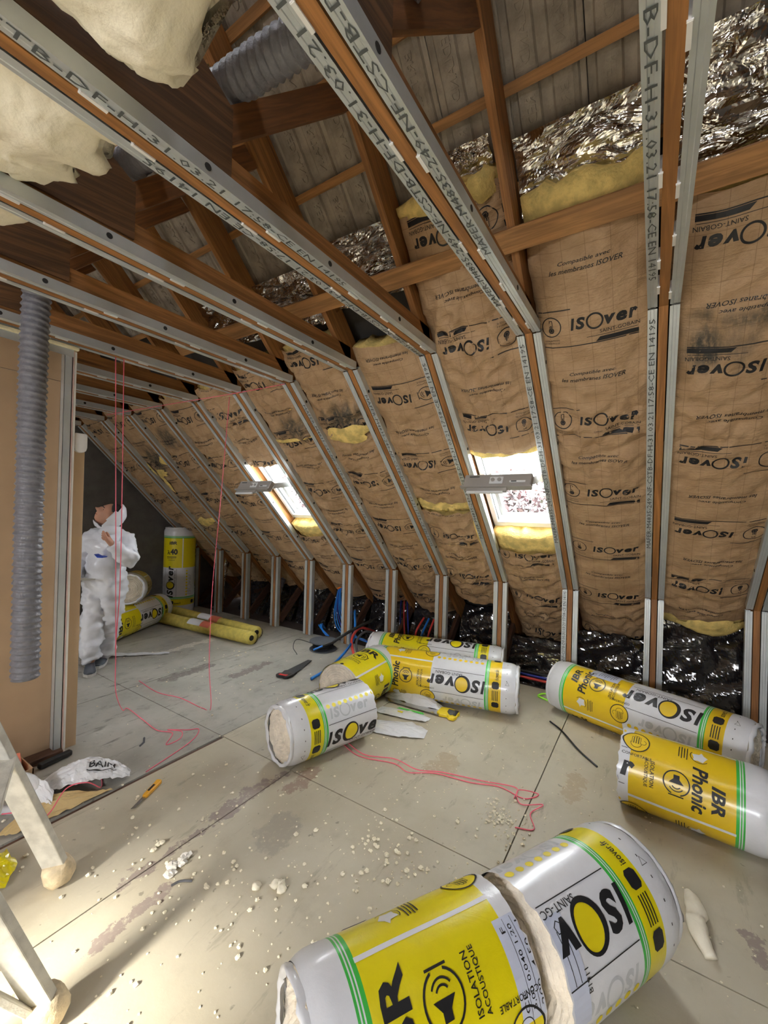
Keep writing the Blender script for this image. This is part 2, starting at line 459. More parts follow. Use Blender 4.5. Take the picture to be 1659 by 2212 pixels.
def hand(f, x, y, r, rot=0., m=0, fill=3):
    g = Flat(); g.disc(0, 0, r, fill); g.ring(0, 0, r * .94, r * 1.03, m)
    for i, (dx, l) in enumerate(((-.3, .45), (-.12, .6), (.06, .62), (.24, .5))):
        g.ring(dx * r, (l - .05) * r, .05 * r, .085 * r, m, 0, PI, 8)
        for q in (-.068, .068): g.rect((dx + q) * r, (l / 2 - .15) * r, .034 * r, (l + .2) * r, m)
    g.ring(-.02 * r, -.2 * r, .4 * r, .44 * r, m, PI * .95, 2 * PI + .2, 14)
    g.ring(.52 * r, .02 * r, .2 * r, .24 * r, m, -1.9, 1.4, 10)
    f.copy_in(g, x, y, rot)

# ================================================================== setting
floor = bpy.data.objects.new('floor', None); COL.objects.link(floor); struct(floor); WL['floor'] = np.zeros(3)
G = .003
def panel(x0, x1, y0, y1, m):
    V, F = box_vf((x0 + G, y0 + G, -.02), (x1 - G, y1 - G, 0)); mesh_obj('floor_panel', V, F, m, floor)
for x0, x1 in ((-3.85, -.7), (-.7, 1.795)):
    for y0, y1 in ((-2.6, -.72), (-.72, .52), (.52, 1.76), (1.76, 2.385)): panel(x0, x1, y0, y1, M_FL_A)
for y0, y1 in ((-2.6, -.72), (-.72, .525), (.525, 1.77), (1.77, 2.41)): panel(1.795, 3.93, y0, y1, M_FL_A)
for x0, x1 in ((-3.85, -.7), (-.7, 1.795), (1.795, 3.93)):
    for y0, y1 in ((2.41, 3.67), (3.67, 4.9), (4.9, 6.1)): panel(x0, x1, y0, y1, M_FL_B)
V, F = box_vf((-5.6, -2.7, -.06), (5.6, 6.2, -.021)); mesh_obj('floor_deck', V, F, M_JOINT, floor)
V, F = box_vf((-.7, 2.388, -.02), (1.79, 2.407, -.006)); mesh_obj('joint_strip', V, F, M_WD, floor)

# roof: right slope backing sheet with two window holes, left slope shell with three, gables
def slab_with_holes(name, org, du, dv, nrm, u0, u1, v0, v1, holes, th, m, parent=None):
    us = sorted({u0, u1, *[h[0] for h in holes], *[h[1] for h in holes]}); vs = sorted({v0, v1, *[h[2] for h in holes], *[h[3] for h in holes]})
    parts = []; org, du, dv, nrm = (np.array(a, float) for a in (org, du, dv, nrm))
    for a, b in zip(us, us[1:]):
        for c, d in zip(vs, vs[1:]):
            if any(h[0] <= a + 1e-6 and b - 1e-6 <= h[1] and h[2] <= c + 1e-6 and d - 1e-6 <= h[3] for h in holes): continue
            q = [org + du * s + dv * t for s, t in ((a, c), (b, c), (b, d), (a, d))]
            parts.append(prism_vf(q, nrm * 0, nrm * th))
    V, F = merge(parts); return mesh_obj(name, V, F, m, parent, origin=(0, 0, 0))
HOLES = [(.64, 1.64, yk(k) + .04, yk(k + 1) - .04) for k in (2, 6)]
wr = slab_with_holes('wall_right_backing', slope(0, 0, -.265), D_, (0, 1, 0), -N_, -3.4, 3.9, -2.65, 6.15, HOLES, .03, M_DARK); struct(wr)  # opaque sheet added behind the tiles to stop sky light leaking in
DL = np.array([-SQ, 0, -SQ]); NL = np.array([SQ, 0, -SQ])
lh = [(1.15 - l / 2, 1.15 + l / 2, y - w / 2, y + w / 2) for y, w, l in LWIN]
wl = slab_with_holes('wall_left', np.array([-XH, 0, ZH]) + NL * -.20, DL, (0, 1, 0), -NL, -3.4, 3.9, -2.65, 6.15, lh, .06, M_LINING); struct(wl)
gab = [(-4.9, -.06), (4.9, -.06), (4.95, .2), (.2, 4.95), (-.2, 4.95), (-4.95, .2)]
V, F = prism_vf([(x, 6.12, z) for x, z in gab], (0, 0, 0), (0, .1, 0)); struct(mesh_obj('wall_back', V, F, M_GREYW))
wf = slab_with_holes('wall_front', (0, -2.66, 0), (1, 0, 0), (0, 0, 1), (0, -1, 0), -4.9, 4.9, -.06, 4.95, [], .08, M_GREYW); struct(wf)
for wi, (y, w, l) in enumerate(LWIN):   # frames of the left roof windows, the inferred one and the two added
    o = np.array([-XH, y, ZH]) + DL * 1.15 + NL * -.22
    pr = []
    for a in (-1, 1):
        pr.append(bar_vf(o + DL * (-l / 2) + np.array([0, a * (w / 2 - .03), 0]), o + DL * (l / 2) + np.array([0, a * (w / 2 - .03), 0]), .06, .07, (0, 1, 0)))
        pr.append(bar_vf(o + DL * a * (l / 2 - .03) + np.array([0, -w / 2 + .06, 0]), o + DL * a * (l / 2 - .03) + np.array([0, w / 2 - .06, 0]), .06, .07, DL))
    V, F = merge(pr); struct(mesh_obj(f'window_{wi + 3}', V, F, M_FRAME))
# roof tiles and battens seen above the ceiling (undersides)
ceil = bpy.data.objects.new('ceiling', None); COL.objects.link(ceil); struct(ceil); WL['ceiling'] = np.zeros(3)
TW, TL = .30, .34
def tile_mesh():
    xs = [-.148, -.12, -.112, -.10, -.03, -.022, .0, .02, .03, .085, .10, .118, .125, .146]
    hs = [.012, .012, .0, .0, .0, .012, .014, .012, .0, .0, .0, .010, .024, .024]
    ns = 9; V = []; ss = np.linspace(-TL / 2 - .02, TL / 2 + .012, ns)
    for i, s in enumerate(ss):
        e = .010 * (1 if i in (0, ns - 1) else 0)
        for x, h in zip(xs, hs): V.append((x, s, h * (0.6 if i in (0, ns - 1) else 1) + e))
    n = len(xs); F = grid_f(ns, n)
    top = len(V)
    V += [(x, s, .04) for x, s in ((-.148, ss[0]), (.146, ss[0]), (.146, ss[-1]), (-.148, ss[-1]))]
    F += [(top, top + 3, top + 2, top + 1)]
    # raised lettering on the underside
    tf = Flat(); tf.text('REDLAND', -.067, 0, .038, PI / 2, 0, .004, fit=.24); tf.text('BRITAIN', .066, 0, .034, PI / 2, 0, .004, fit=.22)
    P = tf.VV(); T = np.vstack(tf.T)
    k = len(V); V += [(p[0], p[1], -.0055) for p in P]; F += [tuple(t + k) for t in T]
    # rim of lettering: side skirt so it has depth
    ed = {}
    for t in T:
        for a, b in ((t[0], t[1]), (t[1], t[2]), (t[2], t[0])):
            ed[(a, b)] = ed.get((a, b), 0) + 1
    bd = [(a, b) for (a, b) in ed if (b, a) not in ed]
    k2 = len(V); V += [(p[0], p[1], .001) for p in P]
    F += [(a + k, b + k, b + k2, a + k2) for a, b in bd]
    me = bpy.data.meshes.new('roof_tile'); me.from_pydata([tuple(v) for v in V], [], [tuple(int(i) for i in f) for f in F]); me.materials.append(M_TILE); return me
TM = tile_mesh()
BS = [-(.96 + .34 * i) for i in range(-1, 5)]
RT = Matrix(((0, D_[0], -N_[0]), (-1, 0, 0), (0, D_[2], -N_[2]))).to_quaternion()   # x -> -Y, y -> down slope, z -> outwards
for r, s in enumerate(BS):
    for c in range(24):
        y = -.86 + TW * c
        if r > 3 and y > 3: continue
        o = bpy.data.objects.new('roof_tile', TM); COL.objects.link(o); o.parent = ceil
        o.location = slope(s - TL / 2, y + .07, -.213 + .004 * ((r + c) % 2))
        o.rotation_mode = 'QUATERNION'
        o.rotation_quaternion = RT
    V, F = bar_vf(slope(s, -1.2, -.191), slope(s, 6.1, -.191), .04, .03, D_); mesh_obj('batten', V, F, M_BAT, ceil)

# ------------------------------------------------------------------ trusses with metal profiles
ORD = ['first', 'second', 'third', 'fourth', 'fifth', 'sixth', 'seventh', 'eighth', 'ninth', 'tenth', 'eleventh', 'twelfth']
NK = 12
PROF = [(.024, 0), (.036, 0), (.038, -.0018), (.049, -.0018), (.051, 0), (.062, 0), (.062, -.047), (.030, -.047), (.030, -.040)]
def profile(p0, p1, lat, nrm, name, label, group, holes=True):
    """C profile from p0 to p1; lat = sideways direction away from the timber, nrm = into the room"""
    p0, p1, lat, nrm = (np.array(a, float) for a in (p0, p1, lat, nrm))
    V = [p + lat * a + nrm * b for p in (p0, p1) for a, b in PROF]; n = len(PROF)
    F = [(i, i + 1, n + i + 1, n + i) for i in range(n - 1)]
    if np.dot(np.cross(lat, nrm), p1 - p0) > 0: F = [f[::-1] for f in F]
    o = mesh_obj(name, V, F, M_ZINC); m = o.modifiers.new('sheet', 'SOLIDIFY'); m.thickness = .0012; m.offset = -1
    tag(o, label, 'metal profile', group)
    if holes:
        L = np.linalg.norm(p1 - p0); d = (p1 - p0) / L; pr = []
        for q in np.arange(.18, L - .1, .55):
            c = p0 + d * q + lat * .0625 + nrm * -.024; P = []
            for t in np.linspace(0, 2 * PI, 12, endpoint=False): P.append(c + d * .011 * math.cos(t) + nrm * .011 * math.sin(t))
            pr.append(prism_vf(P, lat * -.0012, lat * .0006))
        V, F = merge(pr); mesh_obj('punched_hole', V, F, M_GASK, o)['kind'] = 'stuff'
    return o
MARK = 'MAFER-M4835-249-NF-CSTB-DF-H-31.03.21 17:58-CE EN 14195'
def stuff(o): o['kind'] = 'stuff'; return o
def marking(o, p0, d, up, nrm, h=.025, length=2.1, off=.0012):
    """stamped text along d on the flange"""
    V, T = text_vt(MARK, 0.0, 0., 1); lo, hi = V.min(0), V.max(0); V = (V - (lo + hi) / 2) / (hi - lo) * np.array([length, h])
    p0, d, up, nrm = (np.array(a, float) for a in (p0, d, up, nrm))
    P = p0 + V[:, :1] * d + V[:, 1:] * up + nrm * off
    if np.dot(np.cross(d, up), nrm) < 0: T = T[:, ::-1]
    stuff(mesh_obj('stamped_marking', P, T, M_INKG, o))
def clip_vf(p, d, lat, nrm):
    p, d, lat, nrm = (np.array(a, float) for a in (p, d, lat, nrm))
    a = bar_vf(p + nrm * .001 - d * .03, p + nrm * .001 + d * .03, .010, .004, lat)
    b = bar_vf(p - d * .03 + nrm * .002, p - d * .03 - nrm * .05, .012, .004, lat)
    return merge([a, b])
for k in range(NK):
    y = yk(k); od = ORD[k]
    t = thing('roof_truss', f'timber attic truss with joist, rafter and knee stud, {od} from the right edge', 'roof truss', (XK, y, 0), 'roof trusses')
    W = .018
    def prism(name, poly, m): V, F = prism_vf([(a, y, b) for a, b in poly], (0, -W, 0), (0, W, 0)); return mesh_obj(name, V, F, m, t)
    dp = .17 / SQ
    prism('ceiling_joist', [(-XH, ZH), (XH, ZH), (XH - .02, ZH + .15), (-XH + .02, ZH + .15)], M_WX)
    prism('rafter', [(XH + ZH, 0), (XH + ZH + dp, 0), (0, XH + ZH + dp), (0, XH + ZH)], M_WS)
    prism('rafter', [(-XH - ZH, 0), (-XH - ZH - dp, 0), (-.001, XH + ZH + dp), (-.001, XH + ZH)], M_WS)
    prism('knee_stud', [(XK, 0), (XK, ZK), (XK + .1, ZK - .1), (XK + .1, 0)], M_WZ)
    prism('web_strut', [(.80, 2.665), (.76, 2.745), (1.345, 3.36), (1.43, 3.30)], M_WW)
    prism('web_strut', [(-.80, 2.665), (-.76, 2.745), (-1.345, 3.36), (-1.43, 3.30)], M_WW)
    V, F = bar_vf((3.97, y, .06), (4.33, y, .42), .036, .09, (0, 1, 0)); mesh_obj('knee_brace', V, F, M_WD, t)
    V, F = prism_vf([(a, y, b) for a, b in ((.833, 2.585), (.833, 2.80), (.70, 2.88), (-.70, 2.88), (-.833, 2.80), (-.833, 2.585))], (0, -W - .012, 0), (0, -W, 0))
    mesh_obj('gusset_plate', V, F, M_GUS, t)
    for sd, nm in ((1, 'left'), (-1, 'right')):
        lat = np.array([0, sd, 0.])
        g1 = 'metal profiles on the ceiling joists'; g2 = 'metal profiles on the sloping rafters'; g3 = 'metal profiles on the knee studs'
        o = profile((-2.2, y, ZH - .001), (XH - .005, y, ZH - .001), lat, (0, 0, -1), 'ceiling_profile', f'long galvanised ceiling profile on the {nm} side of the {od} joist from the right', g1)
        for q, xx in enumerate((-.1, .45, .95, 1.35, 1.75, 2.1)):
            V, F = clip_vf((xx + .07 * ((q * 7 + k * 3 + sd) % 3), y + sd * .0215, ZH - .002), (1, 0, 0), lat, (0, 0, -1)); mesh_obj('mounting_clip', V, F, M_CLIP, o)
        if (k, sd) in ((1, 1), (2, 1), (3, -1), (2, -1), (3, 1)): 
            xc = {(1, 1): 1.05, (2, 1): .95, (2, -1): .55, (3, -1): .45, (3, 1): 1.55}[(k, sd)]
            flip = -1 if (k, sd) in ((2, 1), (2, -1), (3, 1)) else 1
            marking(o, (xc, y + sd * .043, ZH - .001), (flip, 0, 0), (0, -flip, 0), (0, 0, -1), length=1.9)
        a, b = slope(.006, y, .001), slope((XK - XH) / SQ - .012, y, .001)
        o = profile(a, b, lat, N_, 'rafter_profile', f'sloping galvanised profile on the {nm} side of the {od} rafter from the right', g2)
        if sd == 1 and k in (1, 2, 3): marking(o, slope(.85, y + .043, .001), -D_, (0, 1, 0), N_, length=1.6)
        if sd == -1 and k in (4, 5): marking(o, slope(1.0, y - .043, .001), D_, (0, -1, 0), N_, length=1.6)
        o = profile((XK - .001, y, .004), (XK - .001, y, ZK - .012), lat, (-1, 0, 0), 'knee_stud_profile', f'short upright galvanised profile on the {nm} side of the {od} knee stud from the right', g3, False)
        if sd == 1 and k == 2: marking(o, (XK - .001, y + .043, .48), (0, 0, 1), (0, 1, 0), (-1, 0, 0), length=.85)
V, F = bar_vf(slope(-.455, -1.0, .014), slope(-.455, 3.3, .014), .10, .027, D_)
bevel(tag(mesh_obj('timber_brace', V, F, M_WY), 'long orange timber brace nailed level under the upper rafters', 'timber brace'), .002)

# ------------------------------------------------------------------ kraft faced insulation between the rafters
def kraft_block():
    f = Flat(); logo(f, .065, 0, .30, 0, 0)
    f.text('SAINT-GOBAIN', .135, -.058, .019, 0, 0, .004, fit=.17)
    f.rect(.10, -.077, .22, .0025)
    f.poly([(.03, -.108), (.05, -.086), (.215, -.086), (.215, -.108)])
    f.rect(-.02, -.113, .47, .005); f.rect(-.253, -.018, .005, .19); f.rect(-.165, .077, .18, .005)
    f.text('ISOLATION', -.178, -.074, .0095, 0, 0, .0, fit=.075); f.text('THERMIQUE', -.178, -.090, .0095, 0, 0, .0, fit=.075)
    g = Flat(); g.copy_in(f, 0, 0); thermo(f, -.178, -.002, .052); speaker(g, -.178, -.002, .05)
    return f.cut(.03, .03), g.cut(.03, .03)
KB_T, KB_S = kraft_block()
_c = Flat(); _c.text('Compatible avec', 0, .016, .022, 0, 0, .012, .3, fit=.22); _c.text('les membranes ISOVER', 0, -.016, .022, 0, 0, .012, .3, fit=.31)
KB_C = _c.cut(.035, .035)

def batt(k, s0, s1, up, label, seed, stains=(), ph=0.04, top=True, wool_top=0., wool_bot=0., wid=.272, icon='t', skew=0., sag=0., fold=0.):
    """one length of faced insulation in bay k, from s0 (top) to s1 down the slope"""
    ym = yk(k) + .3
    na, ns = 37, max(12, int((s1 - s0) / .019)); A = np.linspace(-wid, wid, na); Sg = np.linspace(0, s1 - s0, ns)
    a, s = np.meshgrid(A, Sg); sa = s + s0
    q = 1 - (a / wid) ** 2
    h = -.090 + .095 * np.clip(q, 0, 1) ** .6
    h = h + .010 * vnoise(a * 6, sa * 4, 0, seed) + .011 * (ridge(a * 5 + .6 * vnoise(a * 4, sa * 4, 1, seed), sa * 9, seed + 1) * .5)
    cr = np.clip(vnoise(a * 2, sa * 1.4, 3, seed + 3) + .35 + fold, 0, 1)      # crumpled zones
    h = h + .022 * cr * ridge(a * 9 + sa * 5, sa * 13 - a * 6, seed + 5) + .011 * cr * ridge(a * 22 - sa * 9, sa * 17, seed + 7)
    h = h - .014 * np.exp(-((np.mod(sa + .11 * seed, .56) - .28) / .045) ** 2) * (.5 + .5 * vnoise(sa * 3, a * 2, 0, seed + 9))
    h = h + sag * np.sin(np.clip((s) / (s1 - s0), 0, 1) * PI)
    ra = .012 * vnoise(Sg * 7, 0 * Sg, 0, seed + 11)[:, None] * np.sign(a)
    aa = a + ra * (np.abs(a) / wid) ** 4
    end = .02 * vnoise(A * 9, 0 * A, 0, seed + 13)[None, :]
    sx = sa + end * np.where(s < .15, 1 - s / .15, 0) + end * np.where(s > s1 - s0 - .15, 1 - (s1 - s0 - s) / .15, 0) + skew * a * np.clip(1 - s / .4, 0, 1)
    P = np.array([XH, ym, ZH]) + sx[..., None] * D_ + h[..., None] * N_; P[..., 1] += -aa * -1
    # a grows towards +Y (towards the left in the picture)
    root = thing('insulation_batt', label, 'insulation batt', tuple(slope(s1, ym, -.06)), 'kraft faced insulation batts between the rafters')
    uv = np.stack([a + .05, sa], -1).reshape(-1, 2)
    o = mesh_obj('kraft_facing', P.reshape(-1, 3), grid_f(ns, na), M_KRAFT, root, True, uv=uv)
    at = o.data.attributes.new('stain', 'FLOAT', 'POINT'); st = np.zeros_like(a)
    for (sc, ac, rs, rr, v) in stains:
        st = np.maximum(st, v * np.clip(1.4 - np.sqrt(((sa - sc) / rs) ** 2 + ((a - ac) / rr) ** 2) + .5 * vnoise(a * 30, sa * 14, 0, 5), 0, 1))
    at.data.foreach_set('value', st.ravel())
    # wool body behind the paper
    B = np.linspace(-wid + .012, wid - .012, 15); Sb = np.linspace(s0 - wool_top, s1 + wool_bot, 40 if s1 - s0 > 1 else 20)
    bb, sb = np.meshgrid(B, Sb)
    fr = np.minimum(np.abs(sb - Sb[0]), np.abs(sb - Sb[-1])); fz = np.where(fr < .02, 1., 0)
    sb2 = sb + fz * (.02 * vnoise(bb * 20, sb * 3, 0, seed + 21) + .006 * vnoise(bb * 60, sb * 3, 0, seed + 22))
    q2 = np.clip(1 - (bb / wid) ** 2, 0, 1) ** .7
    hf = -.112 + .08 * q2 + .007 * vnoise(bb * 14, sb * 14, 0, seed + 23) + np.where((sb < s0) | (sb > s1), .018, 0)
    hb = -.20 + .01 * vnoise(bb * 9, sb * 9, 0, seed + 24) + 0 * hf
    Pf = np.array([XH, ym, ZH]) + sb2[..., None] * D_ + hf[..., None] * N_; Pf[..., 1] += bb
    Pb = np.array([XH, ym, ZH]) + sb2[..., None] * D_ + hb[..., None] * N_; Pb[..., 1] += bb
    m, n2 = bb.shape; F = grid_f(m, n2); F2 = [tuple(i + m * n2 for i in f[::-1]) for f in F]
    edge = [(0, j) for j in range(n2)] + [(i, n2 - 1) for i in range(1, m)] + [(m - 1, j) for j in range(n2 - 2, -1, -1)] + [(i, 0) for i in range(m - 2, 0, -1)]
    e = [i * n2 + j for i, j in edge]; F3 = [(e[i], e[i - 1], e[i - 1] + m * n2, e[i] + m * n2) for i in range(len(e))]
    mesh_obj('wool_core', np.vstack([Pf.reshape(-1, 3), Pb.reshape(-1, 3)]), F + F2 + F3, M_WOOLY, root, True)
    # print
    VV, FF, n = [], [], 0
    def stampb(blk, sc):
        nonlocal n
        v = blk.V[0]
        # label plane: x right, y up the slope when upright; right = -Y
        ay, ss = (-v[:, 0] + .012, sc - v[:, 1]) if up else (v[:, 0] - .012, sc + v[:, 1])
        if ss.min() < s0 + .01 or ss.max() > s1 - .01: 
            pass
        ga = (ay + wid) / (2 * wid) * (na - 1); gs = (ss - s0) / (s1 - s0) * (ns - 1)
        ok = (ga > .3) & (ga < na - 1.3) & (gs > .5) & (gs < ns - 1.5)
        ga = np.clip(ga, 0, na - 1.001); gs = np.clip(gs, 0, ns - 1.001)
        i, j = gs.astype(int), ga.astype(int); fu, fv = gs - i, ga - j
        Pq = P[i, j] * ((1 - fu) * (1 - fv))[:, None] + P[i + 1, j] * (fu * (1 - fv))[:, None] + P[i, j + 1] * ((1 - fu) * fv)[:, None] + P[i + 1, j + 1] * (fu * fv)[:, None]
        VV.append(Pq + N_ * .0016)
        for f in blk.F:
            if all(ok[x] for x in f): FF.append(tuple(x + n for x in f))
        n += len(v)
    kb = KB_T if icon == 't' else KB_S
    i0 = math.floor((s0 - ph) / .565) - 1
    for i in range(i0, i0 + 9):
        sc = ph + .565 * i
        if s0 - .1 < sc < s1 + .1: stampb(kb, sc)
        sc += .29 if up else -.29
        if s0 - .02 < sc < s1 + .02: stampb(KB_C, sc)
    if VV:
        P2 = np.vstack(VV); used = sorted({i for f in FF for i in f}); mp = {u: i for i, u in enumerate(used)}
        if used: stuff(mesh_obj('printed_lettering', P2[used], [tuple(mp[i] for i in f) for f in FF], M_INK, root))
    return root
def tuft(parent, k, s, a, ls, la, seed, h=.012, m=None, name='wool_tuft'):
    """a torn piece of wool lying on the paper of bay k"""
    nt, nr = 26, 6; t = np.linspace(0, 2 * PI, nt, endpoint=False); V = []
    edge = 1 + .28 * vnoise(np.cos(t) * 2.2, np.sin(t) * 2.2, 0, seed) + .12 * vnoise(np.cos(t) * 7, np.sin(t) * 7, 0, seed)
    for r in np.linspace(1, 0.05, nr):
        for i in range(nt):
            b = a + la * r * edge[i] * math.cos(t[i]); q = s + ls * r * edge[i] * math.sin(t[i])
            hh = -.090 + .095 * max(0, 1 - (b / .272) ** 2) ** .6 + .018 + h * (1 - r ** 3) + .006 * float(vnoise(b * 30, q * 30, 0, seed))
            V.append(slope(q, yk(k) + .3 + b, hh))
    F = [(i * nt + j, i * nt + (j + 1) % nt, (i + 1) * nt + (j + 1) % nt, (i + 1) * nt + j) for i in range(nr - 1) for j in range(nt)] + [tuple((nr - 1) * nt + j for j in range(nt))]
    return mesh_obj(name, V, [f[::-1] for f in F], m or M_WOOLY, parent, True)
P0 = 'brown paper faced insulation '
batt(0, -.40, 2.46, False, P0 + 'at the right edge, upside-down print, grey mould patch', 3, [(.22, .12, .13, .12, 1.), (.12, .0, .05, .16, .8)], ph=-.215, wool_top=.04, wool_bot=.16)
tuft(bpy.data.objects['insulation_batt'], 0, 2.50, -.06, .10, .20, 4, .03)
r1 = batt(1, -.47, 2.86, True, P0 + 'with upright print, in the bay right of the large roof window', 11, ph=.0, wool_top=.13, wool_bot=.02, fold=.35)
tuft(r1, 1, 1.62, -.255, .34, .02, 5); tuft(r1, 1, .98, .268, .12, .016, 6)
r2a = batt(2, -.70, .765, False, P0 + 'with upside-down print above the large roof window', 19, ph=.0, wool_top=.05, wool_bot=.05, sag=.018)
tuft(r2a, 2, -.72, .05, .05, .17, 81, .03); tuft(r2a, 2, -.70, -.20, .06, .06, 82, .04)
r2b = batt(2, 1.80, 3.15, True, P0 + 'below the large roof window, wool at its top edge', 23, ph=1.84, wool_top=.16, fold=.4)
r3a = batt(3, -.12, 1.24, False, P0 + 'left of the large roof window, upper piece, upside-down print', 29, ph=.27, icon='s', wool_bot=.11)
r3b = batt(3, 1.36, 2.62, True, P0 + 'left of the large roof window, lower piece, upright print', 31, ph=1.63, wool_top=.05, fold=.5)
tuft(r3b, 3, 1.62, -.24, .22, .025, 9)
r4 = batt(4, -.24, 3.0, False, P0 + 'x', 37, [(.36, -.05, .10, .22, 1.)], ph=-.12, icon='s')
r4['label'] = P0 + 'with a wide yellow tear under a band of mould'
tuft(r4, 4, .50, -.03, .075, .215, 13, .02)
r5 = batt(5, -.2, 2.86, False, P0 + 'right of the small roof window, thin yellow slit under mould', 41, [(.40, -.1, .10, .16, .9)], ph=.53, icon='s')
tuft(r5, 5, .50, 0, .018, .24, 15, .01)
r6a = batt(6, -.1, .78, True, P0 + 'with upright print above the small roof window', 43, ph=.17, fold=.2)
r6b = batt(6, 1.78, 2.9, False, P0 + 'below the small roof window', 47, ph=1.85, wool_top=.12, fold=.2)
r7 = batt(7, -.1, 2.9, False, P0 + 'just left of the small roof window, baggy and creased', 53, ph=.16, fold=.35)
r8 = batt(8, -.1, 2.9, False, P0 + 'with a round mould patch near its top, far end', 59, [(.33, -.05, .12, .15, .9)], ph=.10)
r9 = batt(9, -.1, 2.9, False, P0 + 'with dark mould and ragged yellow tears, behind the hanging strings', 61, [(.62, -.08, .2, .12, 1.), (.8, .1, .12, .12, .7)], ph=.08)
for q, (s_, a_, l_, w_) in enumerate(((.62, -.2, .07, .05), (.78, -.03, .05, .09), (.72, .15, .10, .03), (.92, .05, .2, .03), (1.62, -.02, .08, .17))): tuft(r9, 9, s_, a_, l_, w_, 70 + q, .012)
batt(10, -.1, 2.9, False, P0 + 'in the last bay against the dark end wall', 67, ph=.12)
for o in bpy.data.objects:
    if o.name.startswith('insulation_batt') and o.parent is None: WL[o.name] = np.array(o.location)

# silver foil folded above the batts, black film behind the knee studs
def crumpled(name, corners, nu, nv, amp, mat, label, cat, seed, group=None, fine=1.):
    c = [np.array(p, float) for p in corners]     # 00, 10, 11, 01
    u, v = np.meshgrid(np.linspace(0, 1, nu), np.linspace(0, 1, nv), indexing='ij')
    P = (c[0] * ((1 - u) * (1 - v))[..., None] + c[1] * (u * (1 - v))[..., None] + c[2] * (u * v)[..., None] + c[3] * ((1 - u) * v)[..., None])
    nn = np.cross(c[1] - c[0], c[3] - c[0]); nn /= np.linalg.norm(nn)
    L = np.linalg.norm(c[1] - c[0])
    h = amp * (ridge(u * 3 + vnoise(u * 3, v * 3, 0, seed), v * 5 + u * 1.5, seed) + .5 * fine * ridge(u * 5 - v * 4, v * 8 + u * 3, seed + 2) + .2 * fine * ridge(u * 9, v * 16 + u * 7, seed + 4))
    P = P + nn * h[..., None]
    ed = .05 * vnoise(u * 9, v * 9, 0, seed + 6)
    P = P + (c[3] - c[0]) * (ed * np.where(v > .95, 1, 0))[..., None] * .6
    V = P.reshape(-1, 3); F = grid_f(nu, nv)
    o = mesh_obj(name, V, F, mat); m = o.modifiers.new('sheet', 'SOLIDIFY'); m.thickness = .0015
    return tag(o, label, cat, group)
FG = 'foil blankets above the batts'
def foil(k, s0, s1, h, seed, label, w=.27, dy=0.):
    y0, y1 = yk(k) + .3 - w + dy, yk(k) + .3 + w + dy
    crumpled('reflective_foil', [slope(s0, y0, h), slope(s0, y1, h - .02), slope(s1, y1, h), slope(s1, y0, h + .02)], 46, 34, .016, M_FOIL, label, 'foil', seed, FG)
foil(0, -.86, -.47, -.12, 3, 'crumpled silver foil at the upper right corner, above the brace')
foil(1, -.80, -.50, -.12, 5, 'broad crumpled silver foil over the yellow wool edge, right of the second rafter')
foil(2, -.86, -.66, -.13, 7, 'small silver foil end poking out behind the peeling batt top', .12, -.12)
foil(3, -.72, -.36, -.10, 9, 'crumpled silver foil in the bay left of the peeling batt top')
foil(4, -.66, -.32, -.10, 11, 'shaded silver foil in the bay left of the bright crumpled foil')
foil(5, -.66, -.34, -.10, 13, 'dim foil scrap high in the sixth bay from the right')
BG = 'black film behind the knee studs'
def bfilm(k, x0, z0, x1, z1, seed, label):
    crumpled('black_film', [(x0, yk(k) + .03, z0), (x0, yk(k) + .57, z0), (x1, yk(k) + .57, z1), (x1, yk(k) + .03, z1)], 44, 44, .022, M_BFOIL, label, 'plastic film', seed, BG, .35)
bfilm(0, 3.97, .0, 4.09, .74, 21, 'glossy black film between the two rightmost knee studs, yellow wool above it')
bfilm(1, 3.97, .0, 4.06, .55, 23, 'glossy black film behind the second and third knee studs from the right')
bfilm(2, 3.99, -.01, 4.22, .36, 25, 'dark crumpled film on the floor between the third and fourth knee studs from the right')
bfilm(3, 4.18, .0, 4.42, .55, 27, 'dark film with silver streaks behind the fallen rolls, below the torn flap')
for k, nm in ((4, 'fifth and sixth'), (5, 'sixth and seventh'), (6, 'seventh and eighth'), (7, 'eighth and ninth'), (8, 'ninth and tenth'), (9, 'tenth and eleventh')):
    bfilm(k, 4.2, -.01, 4.4, .55, 29 + k, f'dark reflective film in shade behind the {nm} knee studs from the right')

